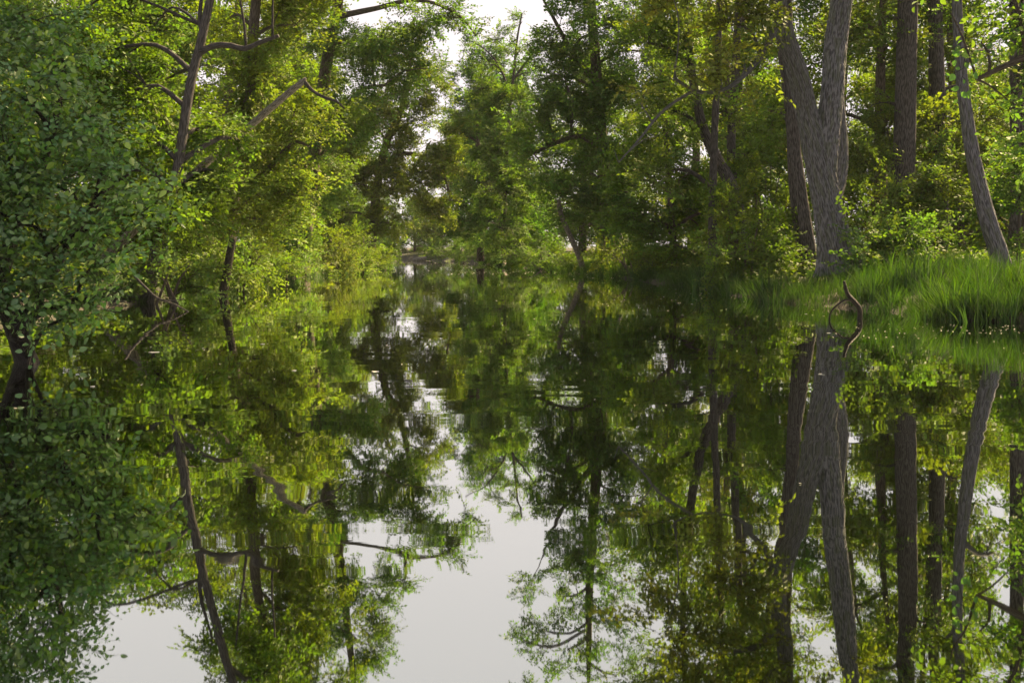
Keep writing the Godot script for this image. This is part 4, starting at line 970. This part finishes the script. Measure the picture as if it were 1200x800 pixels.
func make_grass() -> void:
	rng.seed = 55
	var tall := blade_tuft(22, 0.75, 0.017, 0.09)
	var reed := blade_tuft(14, 0.8, 0.026, 0.1)
	var short := blade_tuft(30, 0.4, 0.012, 0.16)
	var g := Color(0.058, 0.120, 0.024)
	# spots: x, z, half width, half depth, scale
	grass_patch("tall_grass", "bright green arching grass mound at the water's edge below the curved trunk", "grass", [[5.7, -15.7, 0.6, 0.6, 0.75], [6.4, -15.6, 0.8, 0.7, 0.95], [6.9, -16.2, 1.1, 0.9, 1.05], [6.2, -16.6, 0.9, 0.8, 0.95], [7.2, -15.0, 0.8, 0.7, 0.9], [6.9, -14.9, 0.9, 0.5, 0.8], [6.0, -15.2, 0.6, 0.4, 0.7], [6.3, -14.9, 0.5, 0.4, 0.8], [6.7, -14.7, 0.5, 0.4, 0.8], [5.8, -15.3, 0.4, 0.4, 0.7], [6.5, -14.8, 0.5, 0.5, 0.7]], g, tall, 70, 0.85)
	grass_patch("tall_grass", "dark green tall grass sloping down beside the dead curved branch", "grass", [[5.9, -19.2, 0.8, 0.9, 1.2], [5.5, -18.6, 0.5, 0.6, 1.0], [6.6, -19.5, 0.9, 1.0, 1.2], [7.2, -18.6, 0.9, 0.9, 1.0]], g, tall, 60, 0.75)
	grass_patch("tall_grass", "green grass under the big forked tree above dry straw", "grass", [[4.9, -20.2, 0.7, 0.7, 0.75], [5.4, -20.0, 0.6, 0.8, 0.8], [5.5, -21.3, 0.8, 0.8, 0.8], [4.9, -21.4, 0.5, 0.5, 0.7]], g, tall, 60, 0.65)
	grass_patch("reed_clump", "yellow-green reeds leaning over the water beside the leafy mound", "reeds", [[4.3, -26.6, 0.7, 0.8, 1.0], [4.0, -25.0, 0.35, 0.6, 0.9], [4.6, -25.6, 0.6, 0.6, 0.8]], g, reed, 60, 0.9)
	grass_patch("tall_grass", "rounded green grass hummock below the yellow backlit leaves", "grass", [[3.6, -37.6, 1.1, 0.9, 1.2], [4.4, -36.6, 1.0, 0.9, 1.1], [2.9, -40.0, 0.7, 0.8, 1.0], [5.2, -36.0, 0.9, 0.9, 1.0]], g, tall, 50, 1.0)
	var fringe := []
	var fz := -14.5
	while fz > -70.0:
		var sh := shore(fz)
		fringe.append([sh.y + 0.15, fz, 0.4, 0.8, rng.randf_range(0.7, 1.3)])
		if fz < -20.0:
			fringe.append([sh.x - 0.15, fz, 0.4, 0.8, rng.randf_range(0.6, 1.1)])
		fz -= 0.9 if fz < -16.0 else 0.25
	grass_patch("shore_grass", "narrow fringe of drooping green grass along the waterline of both banks", "grass", fringe, g, short, 45, 1.0)
	grass_patch("bank_grass", "short mixed green grass and plants along the river banks", "grass", [[7.5, -22.5, 2.2, 2.0, 1.0], [6.5, -26.0, 2.2, 2.5, 1.0], [5.5, -31.0, 1.5, 3.0, 1.0], [9.5, -19.0, 2.0, 2.5, 1.0], [2.2, -46.0, 0.7, 3.0, 1.2], [0.4, -60.0, 0.8, 6.0, 1.3], [10.0, -26.0, 2.5, 3.0, 1.0], [-6.4, -24.0, 0.6, 3.0, 0.8], [-7.2, -34.0, 0.6, 5.0, 0.8], [-6.6, -47.0, 0.8, 4.0, 0.9]], g, short, 26, 1.0)
	rng.seed = 56
	var herb := Soup.new()
	for k in 26:
		var w := rng.randf() * TAU
		var out := Vector3(cos(w), 0, sin(w))
		var at := out * 0.3 * sqrt(rng.randf()) + Vector3(0, rng.randf_range(0.02, 0.34), 0)
		leaf(herb, at, (out + Vector3(rng.randf_range(-0.5, 0.5), rng.randf_range(-0.3, 0.5), rng.randf_range(-0.5, 0.5))), Vector3(rng.randf_range(-0.5, 0.5), 1, rng.randf_range(-0.5, 0.5)).normalized(), rng.randf_range(0.07, 0.14), rng.randf_range(0.05, 0.09), leaf_tint())
	var herb_mesh := herb.mesh(mat.leaf)
	var left := []
	var right := []
	var z := -8.0
	while z > -100.0:
		var sh := shore(z)
		left.append([sh.x - 1.3, z, 1.5, 1.2, 1.0])
		if z < -22.0:
			right.append([sh.y + 1.5, z, 1.6, 1.2, 1.0])
		if z > -60.0:
			left.append([sh.x - 4.0, z, 2.0, 1.4, 1.2])
			if z < -23.0:
				right.append([sh.y + 4.5, z, 2.2, 1.4, 1.2])
		z -= 2.0 if z > -50.0 else 3.5
	grass_patch("undergrowth", "low leafy undergrowth covering the shaded bank under the sunlit trees", "undergrowth", left, FOLIAGE.broad, herb_mesh, 16, 1.1)
	grass_patch("undergrowth", "low leafy undergrowth covering the bank of the big forked tree", "undergrowth", right, FOLIAGE.broad, herb_mesh, 16, 1.1)
	# dry straw on the shore
	rng.seed = 66
	var dry := blade_tuft(18, 0.35, 0.01, 0.2)
	dry.surface_set_material(0, mat.straw)
	grass_patch("dry_straw", "pale brown flattened dry straw on the shore below the leafy mound", "straw", [[4.15, -21.5, 0.45, 0.35, 0.8], [4.55, -21.0, 0.45, 0.3, 0.8], [3.9, -22.3, 0.3, 0.4, 0.7]], Color(0.22, 0.15, 0.09), dry, 60, 0.7)


# ---------------------------------------------------------------- dead wood and floating bits

func make_dead_wood() -> void:
	var c := thing("curved_branch", "dark crooked dead branch looping out of the water before the grass", "branch", Vector3(4.39, -0.01, -15.60))
	var st := begin()
	tube(st, smooth_path([[4.34, -0.11, -15.60, 0.031], [4.39, 0.01, -15.60, 0.033], [4.38, 0.14, -15.60, 0.031], [4.31, 0.23, -15.60, 0.031], [4.24, 0.31, -15.60, 0.027], [4.21, 0.39, -15.60, 0.023], [4.19, 0.48, -15.60, 0.016]], 0.03), 14, c.position, 0.22)
	put(st, "branch", mat.wet_wood, c)
	var s2 := begin()
	tube(s2, smooth_path([[4.30, 0.23, -15.60, 0.016], [4.19, 0.24, -15.55, 0.014], [4.08, 0.18, -15.50, 0.013], [4.01, 0.11, -15.50, 0.012], [3.98, 0.02, -15.50, 0.012], [4.00, -0.08, -15.50, 0.012]], 0.03), 10, c.position, 0.1)
	put(s2, "side_branch", mat.wet_wood, c)
	var d := thing("drooping_branch", "thin bare branch sloping into the water below the alder leaves", "branch", Vector3(-5.39, 0.56, -17.60))
	st = begin()
	tube(st, smooth_path([[-5.57, 0.70, -17.80, 0.018], [-5.34, 0.46, -17.60, 0.017], [-5.17, 0.32, -17.50, 0.016], [-4.97, 0.18, -17.40, 0.014], [-4.75, 0.10, -17.40, 0.012], [-4.49, -0.04, -17.40, 0.008]], 0.06), 9, d.position, 0.12)
	put(st, "branch", mat.dark_bark, d)
	s2 = begin()
	tube(s2, smooth_path([[-4.97, 0.18, -17.40, 0.010], [-4.77, 0.16, -17.30, 0.008], [-4.56, 0.19, -17.20, 0.006]], 0.06), 7, d.position, 0.1)
	put(s2, "side_branch", mat.dark_bark, d)
	var l := thing("floating_log", "pale grey log lying at the water's edge far up the river", "log", Vector3(-5.79, 0.15, -84.00))
	st = begin()
	tube(st, smooth_path([[-6.72, 0.03, -84.00, 0.145], [-6.08, 0.12, -84.00, 0.145], [-5.33, 0.23, -84.00, 0.130], [-4.58, 0.32, -84.00, 0.087]], 0.2), 12, l.position, 0.1)
	put(st, "trunk", mat.dead_wood, l)
	var f := thing("fallen_branch", "bare forked branch sloping from the bank below the dark bush", "branch", Vector3(-0.15, 0.36, -56.00))
	st = begin()
	tube(st, smooth_path([[-0.38, 0.14, -55.00, 0.076], [-0.15, 0.44, -56.00, 0.068], [0.12, 0.71, -56.50, 0.058], [0.39, 0.90, -57.00, 0.039]], 0.15), 9, f.position, 0.1)
	put(st, "branch", mat.dead_wood, f)
	var stump := thing("dark_stump", "short dark stump standing at the waterline among trailing leaves", "stump", Vector3(-5.36, -0.10, -23.40))
	st = begin()
	tube(st, smooth_path([[-5.57, -0.21, -23.60, 0.090], [-5.47, 0.25, -23.60, 0.081], [-5.39, 0.74, -23.60, 0.073], [-5.32, 1.10, -23.60, 0.065]], 0.1), 14, stump.position, 0.12)
	put(st, "trunk", mat.wet_wood, stump)


func make_floating_bits() -> void:
	rng.seed = 1234
	var s := Soup.new()
	leaf(s, Vector3(-0.5, 0.004, 0), Vector3(1, 0, 0), Vector3.UP, 1.0, 0.6, Color.WHITE, false)
	var bit := s.mesh(mat.petal)
	var mm := MultiMesh.new()
	mm.transform_format = MultiMesh.TRANSFORM_3D
	mm.use_colors = true
	mm.mesh = bit
	var list := []
	# x, z, half width, half depth, how many, size: drifts of fallen petals
	for a in [[1.5, -44.0, 4.0, 9.0, 130, 0.05], [-1.0, -62.0, 3.0, 12.0, 120, 0.07], [5.0, -13.6, 1.0, 0.9, 60, 0.022], [3.6, -12.5, 1.6, 2.0, 40, 0.02], [3.0, -22.0, 2.5, 6.0, 60, 0.03], [-3.4, -11.0, 1.0, 1.5, 26, 0.025], [-2.2, -9.0, 1.5, 3.0, 16, 0.02], [0.0, -8.0, 3.0, 4.0, 16, 0.014], [1.0, -30.0, 4.0, 10.0, 80, 0.04], [0.5, -46.0, 4.0, 8.0, 160, 0.07], [-2.0, -70.0, 3.0, 14.0, 160, 0.1], [-1.0, -16.0, 3.0, 5.0, 40, 0.025]]:
		for k in a[4]:
			var x: float = a[0] + a[2] * rng.randfn() * 0.5
			var z: float = a[1] + a[3] * rng.randfn() * 0.5
			var sh := shore(z)
			if x < sh.x - 0.2 or x > sh.y + 0.2 or z > -3.0:
				continue
			var b := rng.randf_range(0.2, 0.5)
			list.append([Transform3D(Basis.from_euler(Vector3(0, rng.randf() * TAU, 0)).scaled(Vector3.ONE * a[5] * rng.randf_range(0.6, 1.5)), Vector3(x, 0.004, z)), Color(b, b * 0.97, b * 0.85)])
	mm.instance_count = list.size()
	for k in list.size():
		mm.set_instance_transform(k, list[k][0])
		mm.set_instance_color(k, list[k][1])
	var o := MultiMeshInstance3D.new()
	o.multimesh = mm
	tag(o, "floating_petals", "tiny pale petals and bits scattered over the still water", "petals", "", "stuff")
	add_child(o)
	var drift := []
	for k in 16:
		var dz := rng.randf_range(-30.0, -7.0)
		drift.append([rng.randf_range(-0.32, 0.3) * -dz, dz, rng.randf_range(0.05, 0.1), "small pale leaf floating on the open water", "small leaves floating on the river"])
	for a in drift + [[-0.98, -8.95, 0.09, "pale floating leaf on open water below the sky gap"], [-3.05, -10.6, 0.16, "narrow pale floating leaf near the overhanging glossy leaves"], [-2.7, -8.0, 0.06, "small pale floating leaf in the shade of the overhanging tree"]]:
		var m := MeshInstance3D.new()
		m.mesh = bit
		m.position = Vector3(a[0], 0.003, a[1])
		m.rotation.y = rng.randf_range(-0.6, 0.8)
		m.scale = Vector3(a[2], 0.4, a[2] * 1.3)
		var pm := StandardMaterial3D.new()
		pm.resource_name = "pale_leaf"
		pm.albedo_color = Color(0.5, 0.49, 0.42).linear_to_srgb()
		pm.roughness = 0.5
		m.material_override = pm
		tag(m, "floating_leaf", a[3], "leaf", a[4] if a.size() > 4 else "")
		add_child(m)
